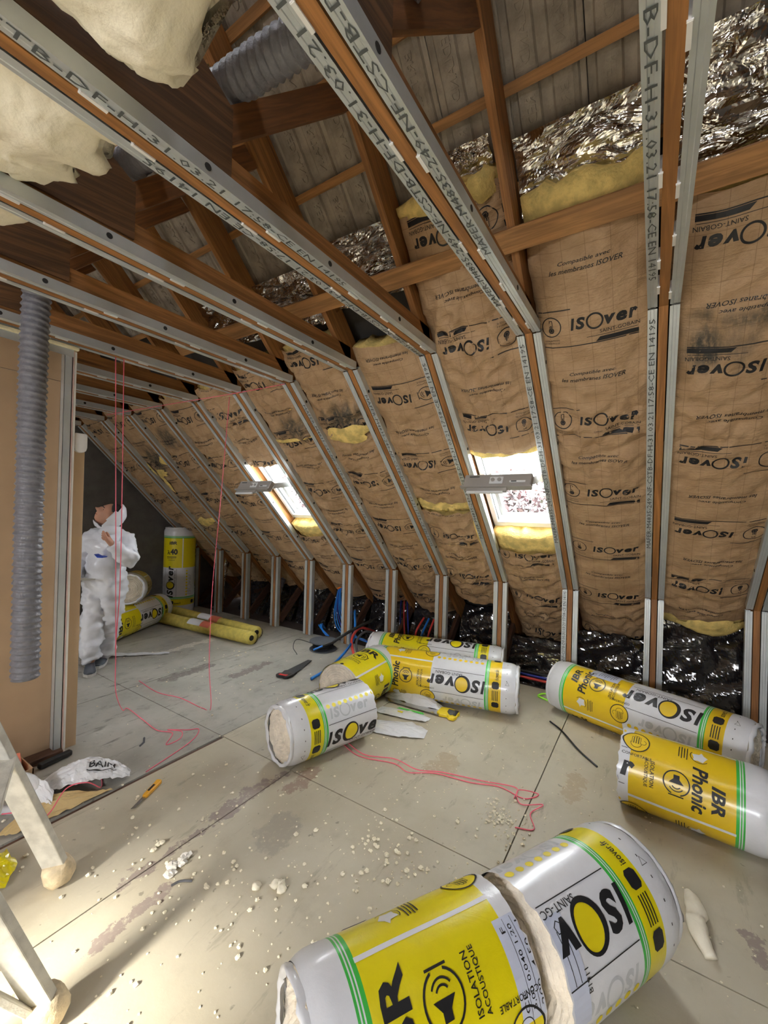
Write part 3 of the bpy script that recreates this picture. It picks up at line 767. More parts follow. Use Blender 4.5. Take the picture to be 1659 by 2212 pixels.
# cream wool hanging through the joists at the upper left
def blob(name, y0, y1, x0, x1, z0, z1, seed, label, lobes=()):
    nu, nv = 150, 96; u, v = np.meshgrid(np.linspace(0, 1, nu), np.linspace(0, 2 * PI, nv, endpoint=False), indexing='ij')
    cy, ry = (y0 + y1) / 2, (y1 - y0) / 2
    env = np.clip((1 - u) / .10, 0, 1) ** .4
    yy = np.sign(np.cos(v)) * np.abs(np.cos(v)) ** .6 * ry * (.62 + .38 * env)
    zz = np.sign(np.sin(v)) * np.abs(np.sin(v)) ** .7 * (z1 - z0) / 2 * env
    Yc = cy + yy; Zc = (z0 + z1) / 2 + zz
    rag = -.05 + .05 * vnoise(Yc * 6, 0 * u, 1, seed) + .04 * vnoise(Yc * 17, Zc * 8, 1, seed) + .03 * vnoise(Yc * 45, Zc * 25, 1, seed)
    X = x0 + (x1 - x0) * u + rag * u ** 6
    low = np.clip(-np.sin(v), 0, 1) ** .5
    Yc = Yc + (.02 * vnoise(X * 12, v * 3, 2, seed) + .014 * vnoise(X * 40, v * 6, 2, seed)) * np.abs(np.cos(v))
    dz = .04 * fbm(X * 4, Yc * 5, 0, seed, 2) + .007 * (ridge(X * 9 + Yc * 4, Yc * 16, seed) - .5) + .0035 * vnoise(X * 50, Yc * 50, 0, seed)
    Zc = Zc + dz * (.15 + .85 * low)
    for (lx, ly, lr, ld) in lobes: Zc = Zc - low * ld * np.exp(-(((X - lx) / lr) ** 2 + ((Yc - ly) / lr) ** 2))
    V = np.stack([X, Yc, Zc], -1).reshape(-1, 3)
    F = grid_f(nu, nv, True) + [tuple((nu - 1) * nv + j for j in range(nv))]
    return tag(mesh_obj(name, V, F, M_WOOLC, smooth=True), label, 'insulation batt', 'loose cream wool on the ceiling joists')
blob('loose_wool_batt', .66, 1.10, -1.0, .61, 2.545, 2.72, 3, 'big cream wool batt drooping through the joists at the top edge, beside the grey duct', [(.52, .98, .12, .04)])
blob('loose_wool_batt', 1.25, 1.72, -1.0, .62, 2.535, 2.70, 7, 'cream wool batt sagging between joists at the upper left, second from the top', [(.5, 1.5, .14, .03)])
blob('loose_wool_batt', 1.86, 2.30, -1.0, .59, 2.55, 2.70, 9, 'small cream wool corner at the left edge above the partition', [])

# ------------------------------------------------------------------ roof windows in the right slope
def roof_window(idx, k, ang):
    y = yk(k) + .3; hw = .262; s0, s1 = .65, 1.63; h0 = -.20
    w = bpy.data.objects.new(f'window_{idx}', None); COL.objects.link(w); struct(w); w.location = slope(1.14, y, h0); WL[w.name] = np.array(w.location)
    def rail(name, s_a, a_a, s_b, a_b, wd_, dp_, side, m, h=h0):
        V, F = bar_vf(slope(s_a, y + a_a, h), slope(s_b, y + a_b, h), wd_, dp_, side); return bevel(mesh_obj(name, V, F, m, w), .004)
    for a in (-1, 1):
        rail('frame_jamb', s0, a * (hw - .02), s1, a * (hw - .02), .04, .12, (0, 1, 0), M_FRAME)
        rail('gasket', s0, a * (hw - .042), s1, a * (hw - .042), .004, .02, (0, 1, 0), M_GASK, h0 + .03)
        rail('flashing', s0, a * (hw - .06), s1, a * (hw - .06), .03, .05, (0, 1, 0), M_ALU, h0 - .05)
    for s in (s0 + .02, s1 - .02): rail('frame_rail', s, -hw, s, hw, .05, .12, D_, M_FRAME)
    piv = slope(1.14, y, h0 + .02); c, q = math.cos(ang), math.sin(ang)
    e1 = -c * D_ + q * N_; e2 = c * N_ + q * D_          # towards the top rail; normal of the sash
    def sp(a, b, h=0.): return piv + e1 * a + np.array([0, b, 0]) + e2 * h
    sw = hw - .055; L = .46
    sash = None
    for a in (-1, 1):
        V, F = bar_vf(sp(-L, a * (sw - .02)), sp(L, a * (sw - .02)), .045, .055, (0, 1, 0)); bevel(mesh_obj('sash_stile', V, F, M_FRAME, w), .004)
    V, F = bar_vf(sp(-L + .025, -sw), sp(-L + .025, sw), .06, .055, e1); bevel(mesh_obj('sash_rail', V, F, M_FRAME, w), .004)
    V, F = bar_vf(sp(L, -sw - .02), sp(L, sw + .02), .10, .05, e2 * .75 + e1 * .6); top = bevel(mesh_obj('control_rail', V, F, M_ALU, w), .006)
    face = e1 * .75 - e2 * -.0 + e2 * .0
    gd = -np.array([1., 0, 0]) * 1.0
    # outward facing side of the rail (towards the room)
    out = e1 * .8 - e2 * .6; out = out / np.linalg.norm(out) if False else e1
    up2 = e2 * .75 + e1 * .6; up2 /= np.linalg.norm(up2); up2 = up2 if up2[2] > 0 else -up2; nf = np.cross(np.array([0, 1., 0]), up2); nf = nf if nf[0] < 0 else -nf
    cc = sp(L, 0) + nf * .026
    V, F = bar_vf(cc + np.array([0, .045, 0]), cc - np.array([0, .045, 0]), .055, .006, up2); bevel(mesh_obj('vent_plate', V, F, M_FRAME, w), .004)
    for a in (-1, 1):
        P = [cc + nf * .004 + np.array([0, a * .022 + .013 * math.cos(t), 0]) + up2 * .013 * math.sin(t) for t in np.linspace(0, 2 * PI, 16, endpoint=False)]
        V, F = prism_vf(P, nf * 0, nf * .008); mesh_obj('vent_knob', V, F, M_ALU, w)
    V, F = bar_vf(cc + np.array([0, -.09, 0]) - up2 * .012, cc + np.array([0, -.19, 0]) - up2 * .012, .014, .006, up2); mesh_obj('rating_label', V, F, M_FRAME, w)
    V, F = bar_vf(cc + np.array([0, -.10, 0]) - up2 * .012 + nf * .003, cc + np.array([0, -.135, 0]) - up2 * .012 + nf * .003, .008, .004, up2); mesh_obj('label_print', V, F, M_INKG, w)
    V, F = bar_vf(cc + np.array([0, .19, 0]) + up2 * .03, cc + np.array([0, .12, 0]) + up2 * .03, .008, .004, up2); mesh_obj('label_print', V, F, M_INKG, w)
    f0 = cc - up2 * .085 + nf * .01
    V, F = bar_vf(f0 + np.array([0, sw - .02, 0]), f0 - np.array([0, sw - .12, 0]), .03, .02, up2); bevel(mesh_obj('vent_flap', V, F, M_ALU, w), .004)
    f1 = f0 - up2 * .024 + nf * .01
    V, F = bar_vf(f1 + np.array([0, sw - .03, 0]), f1 - np.array([0, sw - .14, 0]), .014, .014, up2); mesh_obj('flap_handle', V, F, M_FRAME, w)
    V, F = bar_vf(cc - up2 * .055 + np.array([0, sw + .03, 0]), cc - up2 * .055 - np.array([0, sw + .03, 0]), .012, .03, up2); mesh_obj('rail_lip', V, F, M_ALU, w)
    # glazing
    V, F = bar_vf(sp(-L + .05, 0), sp(L - .03, 0), (sw - .04) * 2, .016, (0, 1, 0)); g = mesh_obj('glass_pane', V, F, M_GLASS, w)
    return w
m_, nt_, b_ = new_mat('window_glass'); M_GLASS = m_
setp(b_, color=(.95, 1, .98), rough=.0, trans=1.); b_.inputs['IOR'].default_value = 1.05
_n = N(nt_); setp(b_, rough=_n.math('MULTIPLY', _n.noise(_n.pos(), 2.), .02))
roof_window(1, 2, math.radians(54))
roof_window(2, 6, math.radians(54))

# outside: garden shrub and lawn far below
M_LEAF = simple('plum_leaf', (.035, .017, .018), .5, var=.7, scale=3.)
M_LEAFG = simple('green_leaf', (.05, .08, .02), .5, var=.5, scale=3.)
M_BARK = simple('bark', (.05, .035, .025), .9)
def shrub(x, y, z, r, n, seed, mat, label):
    g = np.random.default_rng(seed); t = thing('tree', label, 'tree', (x, y, -2.7), None)
    P = g.normal(size=(n, 3)); P /= np.linalg.norm(P, axis=1)[:, None]; P *= (g.random(n) ** .45 * r)[:, None]; P[:, 2] *= .8; P += (x, y, z)
    A = g.normal(size=(n, 3)); A /= np.linalg.norm(A, axis=1)[:, None]; B = np.cross(A, g.normal(size=(n, 3))); B /= np.linalg.norm(B, axis=1)[:, None]
    l = .035 + .03 * g.random(n)
    V = np.stack([P - A * l[:, None], P + B * (l * .5)[:, None], P + A * l[:, None], P - B * (l * .5)[:, None]], 1).reshape(-1, 3)
    mesh_obj('foliage', V, [(4 * i, 4 * i + 1, 4 * i + 2, 4 * i + 3) for i in range(n)], mat, t)['kind'] = 'stuff'
    V, F = tube_vf(spline([(x, y, -2.7), (x + .1, y, -1), (x, y + .1, z)], 10), np.linspace(.12, .05, 11), 8); mesh_obj('trunk', V, F, M_BARK, t)
    for q in range(5):
        e = P[q * 7]; V, F = tube_vf(spline([(x, y, z - r * .6), (x * .5 + e[0] * .5, y * .5 + e[1] * .5, z - .1), tuple(e)], 8), np.linspace(.03, .008, 9), 6); mesh_obj('branch', V, F, M_BARK, t)
shrub(7.0, 2.05, 1.5, 1.05, 4200, 5, M_LEAF, 'plum coloured tree outside, seen through the large roof window')
shrub(9.4, .9, 1.3, .8, 1800, 6, M_LEAFG, 'green bush outside at the right of the large roof window')
shrub(6.4, 6.2, 1.5, 1.0, 3600, 8, M_LEAF, 'plum coloured tree outside, seen through the small roof window')
V, F = box_vf((5.2, -30, -2.9), (60, 40, -2.7)); o = mesh_obj('trim_1', V, F, simple('lawn', (.09, .14, .05), .9, var=.3)); struct(o); o.name = 'ground'

# ------------------------------------------------------------------ insulation rolls
WOOL_ROUGH = M_WOOLE
def label_sheet(circ, var, sticker=None, mark=True):
    """print of one wrap; x = around, y = -distance from the title end. slots: 0 black 1 yellow 2 white 3 ghost"""
    f = Flat(); p = circ / 3
    for i in range(3):
        x = i * p
        if var == 'phonic':
            f.text('IBR', x + .02, -.195, .05, 0, 0, .035, .18, fit=.12); f.text('Phonic', x, -.265, .06, 0, 0, .03, .18, fit=.2)
            speaker(f, x, -.355, .055); 
        elif var == 'lambda':
            f.text('IBR', x + .03, -.20, .045, 0, 0, .035, .15, fit=.11); f.text('40', x + .045, -.325, .085, 0, 0, .04, fit=.1); f.text('\u03bb', x - .03, -.335, .06, 0, 0, .03)
            f.rect(x + .01, -.40, .14, .009); f.text('PERFORMANCE', x + .01, -.42, .012, 0, 0, .01, fit=.13); f.text('THERMIQUE', x + .01, -.445, .012, 0, 0, .01, fit=.1)
        else:
            f.text('IBR', x, -.195, .075, 0, 0, .03, 0., fit=.2); speaker(f, x, -.318, .058)
        if var != 'lambda':
            iy = -.455 if var == 'phonic' else -.405
            f.text('ISOLATION', x - .0, iy, .018, 0, 0, .012, fit=.12); f.text('ACOUSTIQUE', x, iy - .027, .018, 0, 0, .012, fit=.13)
            hand(f, x - p * .36, -.535, .058, PI / 2, 0, 1); f.text('CONFORTABLE', x - p * .36 + .078, -.525, .014, PI / 2, 0, .01, fit=.13)
            fx, fy = x - p * .42, -.27     # outline of a country map with a small caption
            f.poly([(fx + a * .032, fy + b * .032) for a, b in ((-.1, 1), (.35, .7), (.95, .4), (.8, -.2), (.9, -.8), (.3, -.75), (-.4, -.95), (-.55, -.1), (-1.1, .2), (-.45, .5))], 2)
            f.ring(fx, fy, .036, .039, 0, -2.2, .9)
            for j in range(4): f.rect(fx + .0, fy - .05 - .011 * j, .08 - .012 * (j % 2), .004)
        f.rect(x + p * .36, -.345, .014, .43, 2)
        if not mark: continue
        logo(f, x, -.755, .46, PI / 2, 0, 1)
        f.text('SAINT-GOBAIN', x + .066, -.70, .021, PI / 2, 0, .002, fit=.21)
        f.rect(x + .088, -.77, .003, .4); f.rect(x - .088, -.77, .003, .4)
        for j in range(9): f.disc(x + p * .5, -.60 - .043 * j, .0135, 1, 16)
        logo(f, x + p * .5 + .045, -.80, .30, PI / 2, 3, None)
        for j, dx in enumerate((-.12, .03)):
            f.poly([(x + dx + a * .026, -1.055 + b * .026) for a, b in ((-1, .6), (-.6, 1), (.6, 1), (1, .6), (1, -.6), (.6, -1), (-.6, -1), (-1, -.6))], 0)
            f.rect(x + dx, -1.055, .034, .030, 2, .3); f.rect(x + dx, -1.055, .003, .03, 0, .7)
        for j in range(4): f.rect(x - .045, -1.035 - .012 * j, .075, .005)
        f.text('isover.fr', x + .11, -1.06, .03, PI / 2 * 0, 0, .01, fit=.085)
        for j in range(6): f.rect(x - .17 + j * .06, -1.135, .008, .004)
        f.ring(x + .05, -1.14, .014, .017, 0, n=4)
    if sticker == 'table':
        sx = STK[0]; f.rect(sx, -.585, .21, .12, 4)
        for r_, row in enumerate(('CE          F', '5,00 0,040 1,20', '200  4,50   1', '5,40')):
            f.text(row, sx, -.545 - .026 * r_, .014, 0, 0, .002, fit=.17 if r_ != 3 else .04)
        for r_ in range(4): f.rect(sx, -.558 - .026 * r_, .2, .0012)
    if sticker == 'bar':
        sx = STK[0]; f.rect(sx, -.665, .24, .13, 4); f.text('B1911', sx - .03, -.735, .016, 0, 0, .004)
        for j in range(14): f.rect(sx - .10 + .005 * j, -.64, .0022 + .001 * (j % 3), .045)
        for j in range(5): f.rect(sx + .03, -.62 - .022 * j, .11, .002)
        f.ring(sx + .09, -.70, .013, .016, 0, n=6)
    if sticker == 'ce':
        sx = STK[0]; f.rect(sx, -.37, .12, .2, 4); f.text('CE', sx - .03, -.30, .02, 0, 0, .0)
        for j in range(9): f.rect(sx + .005, -.33 - .014 * j, .09 - .02 * (j % 3), .003)
        f.ring(sx + .03, -.44, .013, .016, 0, n=6)
    return f
STK = [0.]
def roll(label, c0, ax, r, u0, u1, phi0, var='ibr', amber=False, wrapped=(True, True), sticker=None, stk=0., seed=1, name='insulation_roll'):
    """c0 = centre of the title end (u = 0), ax = axis direction; the piece kept runs from u0 to u1"""
    c0, d = np.array(c0, float), np.array(ax, float); d /= np.linalg.norm(d)
    e1 = np.array([0, 0, 1.]) - d * d[2]
    if np.linalg.norm(e1) < .1: e1 = np.array([-.84, -.54, 0.])
    e1 /= np.linalg.norm(e1); e2 = np.cross(-d, e1)
    Y_ = M_FO if amber else M_FY
    t = thing(name, label, 'insulation roll', tuple(c0 + d * (u0 + u1) / 2 - np.array([0, 0, r])), 'rolls of wrapped glass wool')
    def rad(u, ph):
        base = r * (1 + .012 * vnoise(np.cos(ph) * 1.5 + 5, np.sin(ph) * 1.5, u * 4, seed) + .005 * vnoise(np.cos(ph) * 5, np.sin(ph) * 5, u * 14, seed + 1))
        for w_, ue, sg in ((wrapped[0], u0, 1), (wrapped[1], u1, -1)):
            if w_:
                k = np.clip((u - ue) * sg / .05, 0, 1); base = base * (1 - .07 * (1 - k) ** 2)
        # rests on the floor: flattened underside
        return base
    def pt(u, ph, rr=None):
        rr = rad(u, ph) if rr is None else rr
        return c0 + np.multiply.outer(u, d) + (rr * np.cos(ph))[..., None] * e1 + (rr * np.sin(ph))[..., None] * e2
    bands = [(0, .100, 0), (.100, .107, 2), (.107, .111, 0), (.111, .116, 2), (.116, .120, 0), (.120, .132, 2), (.132, .555, 1), (.555, .975, 0), (.975, .987, 2), (.987, .991, 0), (.991, .996, 2), (.996, 1.0, 0), (1.0, 1.006, 2), (1.006, 1.095, 1), (1.095, 1.2, 0)]
    us, mm = [], []
    for a, b, m in bands:
        a, b = max(a, u0), min(b, u1)
        if b <= a + 1e-4: continue
        n = max(1, int((b - a) / .02)); us += list(np.linspace(a, b, n, endpoint=False)); mm += [m] * n
    us.append(u1); us = np.array(us); na = 72
    ph = np.linspace(0, 2 * PI, na, endpoint=False)
    U, PH = np.meshgrid(us, ph, indexing='ij')
    jag = np.zeros_like(U)
    if not wrapped[0]: jag[0] = -.012 * np.abs(vnoise(ph * 9, 0 * ph, 0, seed + 7))
    if not wrapped[1]: jag[-1] = .012 * np.abs(vnoise(ph * 9, 0 * ph, 1, seed + 7))
    P = pt(U + jag, PH) if False else (c0 + (U + jag)[..., None] * d + (rad(U, PH) * np.cos(PH))[..., None] * e1 + (rad(U, PH) * np.sin(PH))[..., None] * e2)
    F = grid_f(len(us), na, True); mi = [m for m in mm for _ in range(na)]
    mesh_obj('plastic_wrap', P.reshape(-1, 3), F, [M_FW, Y_, M_FG], t, True, mi=mi)
    # ends: spiral wool discs, with gathered plastic lip where the wrap is whole
    for w_, ue, sg in ((wrapped[0], u0, -1), (wrapped[1], u1, 1)):
        nr = 40; rr = np.linspace(0, .985 if not w_ else .90, nr)
        R_, PP = np.meshgrid(rr, ph, indexing='ij')
        z = .006 * np.sin(2 * PI * (R_ * r / .017 + PP / (2 * PI))) + .006 * vnoise(R_ * np.cos(PP) * 12, R_ * np.sin(PP) * 12, 0, seed + 3) + .010 * vnoise(R_ * np.cos(PP) * 3, R_ * np.sin(PP) * 3, 0, seed + 4)
        z = z + (.010 if not w_ else .004) - .02 * R_ ** 4
        Q = c0 + (ue + sg * z)[..., None] * d + (R_ * r * np.cos(PP))[..., None] * e1 + (R_ * r * np.sin(PP))[..., None] * e2
        mesh_obj('wool_end', Q.reshape(-1, 3), grid_f(nr, na, True), WOOL_ROUGH, t, True)
        if w_:
            rr = np.array([.930, .945, .935, .90, .86, .82]); zz = np.array([-.002, .010, .018, .020, .016, .010])
            R_, PP = np.meshgrid(rr, ph, indexing='ij'); Z_ = np.repeat(zz[:, None], na, 1)
            Z_ = Z_ + .007 * ridge(PP * 5, R_ * 3, seed + 9) * (R_ < .935); R2 = R_ * (1 + .06 * vnoise(PP * 6, R_ * 0, 0, seed + 8) * (R_ < .91))
            Q = c0 + (ue + sg * Z_)[..., None] * d + (R2 * r * np.cos(PP))[..., None] * e1 + (R2 * r * np.sin(PP))[..., None] * e2
            mesh_obj('gathered_lip', Q.reshape(-1, 3), grid_f(6, na, True), M_FW, t, True)
    circ = 2 * PI * r; STK[0] = stk
    f = label_sheet(circ, var, sticker, not (sticker == 'table' and seed == 8)).cut(.018, .05, (-u1 + .004, -u0 - .004))
    v = f.V[0]
    if len(v):
        uu = -v[:, 1]; pp = phi0 + v[:, 0] / r
        # follow the wrap's own facets: evaluate on the coarse grid
        gi = np.clip(np.searchsorted(us, uu) - 1, 0, len(us) - 2); fu = (uu - us[gi]) / (us[gi + 1] - us[gi])
        gj = np.mod(pp, 2 * PI) / (2 * PI) * na; j0 = np.floor(gj).astype(int) % na; j1 = (j0 + 1) % na; fv = gj - np.floor(gj)
        Q = P[gi, j0] * ((1 - fu) * (1 - fv))[:, None] + P[gi + 1, j0] * (fu * (1 - fv))[:, None] + P[gi, j1] * ((1 - fu) * fv)[:, None] + P[gi + 1, j1] * (fu * fv)[:, None]
        nn = np.cos(pp)[:, None] * e1 + np.sin(pp)[:, None] * e2
        # layers so stacked print never coincides: ghost, yellow/white, sticker, black
        mv = np.zeros(len(v))
        lay = {3: .0006, 1: .0011, 2: .0011, 4: .0017, 0: .0023}
        Vn, Fn, Mn = [], [], []
        for fc, m in zip(f.F, f.m):
            k = len(Vn)
            for x in fc: Vn.append(Q[x] + nn[x] * lay[m])
            Fn.append(tuple(range(k, k + len(fc)))); Mn.append(m)
        stuff(mesh_obj('printed_lettering', Vn, Fn, [M_INK, M_PYO if amber else M_PYL, M_PW, M_PGH, M_TAPE], t, mi=Mn))
    return t
def flat_dir(th): return (math.cos(th), math.sin(th), 0)
def ends(x, y, th, L, r): return np.array([x, y, r]), np.array([x + L * math.cos(th), y + L * math.sin(th), r])
# measured: first end x, y, heading, length, radius
a0, a1 = ends(1.791, 1.854, -.289, .60, .183); dA = a1 - a0; dA /= np.linalg.norm(dA)
roll('short cut roll lying alone mid floor, its pale spiral end facing left', a0 + dA * 1.2, -dA, .183, .60, 1.2, 1.75, 'ibr', wrapped=(False, True), seed=2)
b0, b1 = ends(2.457, 1.943, .025, .56, .197); dB = (b1 - b0) / np.linalg.norm(b1 - b0)
roll('lemon yellow cut roll wedged between the lone cut roll and the long roll', b0 + dB * .56, -dB, .197, 0, .56, 2.2, 'ibr', wrapped=(True, False), sticker='table', stk=-.02, seed=3)
c0, c1 = ends(3.042, 2.04, -1.341, 1.2, .188)
roll('long full roll behind the yellow saw, in front of another full roll', c0, c1 - c0, .188, 0, 1.2, -1.35, 'phonic', True, seed=4)
d0, d1 = ends(3.385, 2.263, -1.331, 1.17, .188)
roll('full roll farthest back beside the knee studs, mostly hidden by the long roll', d0, d1 - d0, .19, 0, 1.2, -.2, 'phonic', seed=5)
e0, e1 = ends(3.637, .611, -1.914, 1.2, .188)
roll('full roll on the right lying in front of the black film', e0, e1 - e0, .188, 0, 1.2, -.70, 'phonic', True, sticker='ce', stk=.12, seed=6)
f0, f1 = ends(2.679, .103, -1.673, .595, .187); dF = (f1 - f0) / np.linalg.norm(f1 - f0)
roll('amber half roll cut off by the right edge of the picture', f1, -dF, .187, 0, .60, -1.25 + PI * 0 + .3, 'phonic', True, wrapped=(True, False), seed=7)
h0, h1 = ends(.758, .682, -.535, .60, .194); dH = (h1 - h0) / np.linalg.norm(h1 - h0)
roll('front half of the sliced roll, bright yellow, at the bottom edge', h0, dH, .194, 0, .60, -.75, 'ibr', wrapped=(True, False), sticker='table', stk=-.02, seed=8)
g0 = np.array([1.273, .338, .2]); dG = np.array(flat_dir(-.497))
roll('rear half of the sliced roll, white with a big black wordmark, at the bottom', g0 + dG * .575 - dG * 1.2 * 1, dG, .2, .665, 1.2, -.75, 'ibr', wrapped=(False, True), sticker='bar', stk=-.06, seed=9)
roll('upright roll standing alone by the far end wall', (3.56, 5.88, 1.22), (0, 0, -1), .213, 0, 1.2, -.12, 'lambda', seed=10)
l0 = np.array([2.05, 4.975, .185]); l1 = np.array([3.10, 5.56, .185]); dl = (l1 - l0) / np.linalg.norm(l1 - l0)
roll('roll lying flat behind the worker, lower of the two', l1 - dl * 1.2, dl, .185, 0, 1.2, -1.5, 'ibr', seed=12)
roll('roll resting on the flat one behind the worker, round cut end showing', (2.50, 5.16, .555), (.55, .83, -.09), .19, 0, .62, 2.6, 'ibr', True, wrapped=(True, False), seed=13)

# two slim rolls of yellow membrane in clear film
M_YMEM = simple('yellow_membrane', (.80, .66, .15), .6, var=.1, scale=20., bump=.3)
m_, nt_, b_ = new_mat('clear_film'); M_CLEAR = m_
setp(b_, color=(1, 1, 1), rough=.12, trans=1.); b_.inputs['IOR'].default_value = 1.1
_n = N(nt_); setp(b_, normal=_n.bump(_n.noise(_n.pos(), 30., 4), .6, .02))
M_RED = simple('red_label_print', (.75, .2, .12), .5)
for (p, q, z, lab) in (((3.06, 5.46), (3.18, 3.80), .075, 'slim yellow membrane roll in clear film, nearer of the pair'), ((3.33, 5.62), (3.36, 3.93), .075, 'slim yellow membrane roll in clear film, the one nearer the knee studs')):
    t = thing('membrane_roll', lab, 'membrane roll', ((p[0] + q[0]) / 2, (p[1] + q[1]) / 2, 0), 'slim yellow membrane rolls')
    P = np.linspace((*p, z), (*q, z), 40); th = np.linspace(0, 1, 40)
    V, F = tube_vf(P, .07 + .002 * vnoise(th * 20, 0 * th, 0, 3), 28); mesh_obj('membrane', V, F, M_YMEM, t, True)
    V, F = tube_vf(np.array([(*q, z), (*q, z)]) + np.array([[0, .0, 0], [0, -.006, 0]]), .028, 16); mesh_obj('tube_core', V, F, M_GASK, t)
    dq = np.array(q) - np.array(p); dq /= np.linalg.norm(dq)
    P2 = np.linspace((p[0] - dq[0] * .03, p[1] - dq[1] * .03, z), (q[0] + dq[0] * .05, q[1] + dq[1] * .05, z), 44); th = np.linspace(0, 1, 44)
    V, F = tube_vf(P2, np.concatenate([[.05], .0735 + .0012 * vnoise(th[1:-1] * 26, 0 * th[1:-1], 0, 4), [.058]]), 28); mesh_obj('clear_film', V, F, M_CLEAR, t, True)
    for a, b, m in ((.38, .52, M_PW), (.52, .62, M_RED)):
        us = np.linspace(a, b, 8); ph = np.linspace(-1.2, .5, 10)
        ax_ = np.array([*dq, 0]); sd_ = np.array([-dq[1], dq[0], 0]) * -1
        Pq = np.array([[np.array([*p, z]) + np.array([*(np.array(q) - np.array(p)), 0]) * u + .0765 * (np.cos(x) * np.array([0, 0, 1]) - np.sin(x) * sd_ * 1) for x in ph] for u in us])
        o = mesh_obj('paper_label', Pq.reshape(-1, 3), grid_f(8, 10), m, t)
exec_after = []

# ------------------------------------------------------------------ partition on the left
part = bpy.data.objects.new('wall_partition', None); COL.objects.link(part); struct(part); part.location = (-.6, 3.07, 0); WL[part.name] = np.array([-.6, 3.07, 0.])
def pbox(name, lo, hi, m, bv=0):
    V, F = box_vf(lo, hi); o = mesh_obj(name, V, F, m, part)
    if bv: bevel(o, bv)
    return o
for x0, x1 in ((-2.3, -1.1), (-1.1, .1), (.1, 1.125)):
    for z0, z1 in ((.0, 2.28), (2.284, 2.49)): pbox('plasterboard', (x0 + .001, 3.075, z0), (x1 - .001, 3.088, z1), M_BOARD)
for (xa, sgn) in ((1.06, -1), (-.1, -1), (-1.3, -1)):
    V, F = merge([box_vf((xa, 3.025, .0), (xa + .04, 3.027, 2.46)), box_vf((xa, 3.025, 0), (xa + .002, 3.074, 2.46)), box_vf((xa, 3.072, 0), (xa + .04, 3.074, 2.46)), box_vf((xa + .038, 3.025, 0), (xa + .04, 3.034, 2.46))])
    if xa > .5: mesh_obj('metal_stud', V, F, M_ZINC, part)
pbox('edge_board', (1.108, 3.02, 0), (1.122, 3.09, 2.47), M_PLAST, .002)
pbox('edge_paper', (1.105, 3.018, 0), (1.108, 3.09, 2.47), simple('pink_edge_paper', (.62, .42, .36), .8))
pbox('jamb_board', (1.124, 3.062, 0), (1.195, 3.085, 1.97), M_BOARDL, .002)
pbox('top_track', (-2.3, 3.02, 2.435), (1.105, 3.024, 2.485), M_ZINC)
pbox('foam_bead', (-2.3, 3.005, 2.478), (1.13, 3.05, 2.50), M_FOAM, .006)
pbox('sole_plate', (-2.3, 2.985, 0), (1.10, 3.075, .035), M_WD, .003)
P = spline([(.905, 3.0, 2.50), (.90, 2.985, 2.44), (.893, 2.985, 2.36), (.878, 2.985, 2.26)], 30); th = np.linspace(0, 1, len(P))
V, F = tube_vf(P, .022 - .008 * th + .006 * vnoise(th * 14, 0 * th, 0, 3), 12); mesh_obj('foam_drip', V, F, M_FOAM, part, True)
V, F = merge([bar_vf((.875, 2.985, 2.455), (.945, 2.985, 2.44), .03, .03, (0, 1, 0))]); bevel(mesh_obj('foam_blob', V, F, M_FOAM, part), .012, 3)
# white rounded cover at the top of the jamb
Pc = [(1.125 + a, 3.03, 1.855 + b) for a, b in ((.0, .035), (.006, .014), (.02, .003), (.036, 0), (.052, .003), (.066, .014), (.072, .035), (.072, .115), (.066, .122), (.006, .122), (0, .115))]
V, F = prism_vf(Pc, (0, 0, 0), (0, .03, 0)); cv = mesh_obj('white_sensor', V, F, M_CLIP, origin=(1.16, 3.045, 1.855)); bevel(cv, .006, 3)
tag(cv, 'small white rounded plastic cover fixed atop the partition end', 'sensor')

# ------------------------------------------------------------------ flexible duct
M_DUCT = simple('grey_duct_film', (.20, .20, .23), .38, var=.12, scale=30., bump=.5, bscale=60.)
def duct_vf(P, r, pitch, n=28):
    P = np.asarray(P); L = np.concatenate([[0], np.cumsum(np.linalg.norm(np.diff(P, axis=0), axis=1))])
    m = int(L[-1] / (pitch / 8)); s = np.linspace(0, L[-1], m); Q = np.stack([np.interp(s, L, P[:, i]) for i in range(3)], 1)
    T, U, W = frames(Q); t = np.linspace(0, 2 * PI, n, endpoint=False)
    fr = np.mod(s[:, None] / pitch + t[None] / (2 * PI), 1)
    rr = r * (.87 + .13 * np.exp(-(fr / .10) ** 2) + .13 * np.exp(-((fr - 1) / .34) ** 2) + .02 * vnoise(s[:, None] * 60, np.cos(t)[None] * 3, np.sin(t)[None] * 3, 4))
    V = Q[:, None] + rr[..., None] * (np.cos(t)[None, :, None] * U[:, None] + np.sin(t)[None, :, None] * W[:, None])
    return V.reshape(-1, 3), grid_f(m, n, True)
P = spline([(.98, .1, 2.96), (.90, .7, 2.93), (.86, 1.2, 2.93), (.86, 1.7, 2.95), (.84, 2.25, 2.93), (.81, 2.55, 2.80), (.80, 2.65, 2.55), (.80, 2.66, 1.6), (.805, 2.66, .64)], 400)
V, F = duct_vf(P, .062, .031)
dct = mesh_obj('flexible_duct', V, F, M_DUCT, smooth=True, origin=(.8, 2.66, .64)); tag(dct, 'grey ribbed flexible duct hanging from the joists before the partition', 'duct')
m = dct.modifiers.new('wall', 'SOLIDIFY'); m.thickness = .002

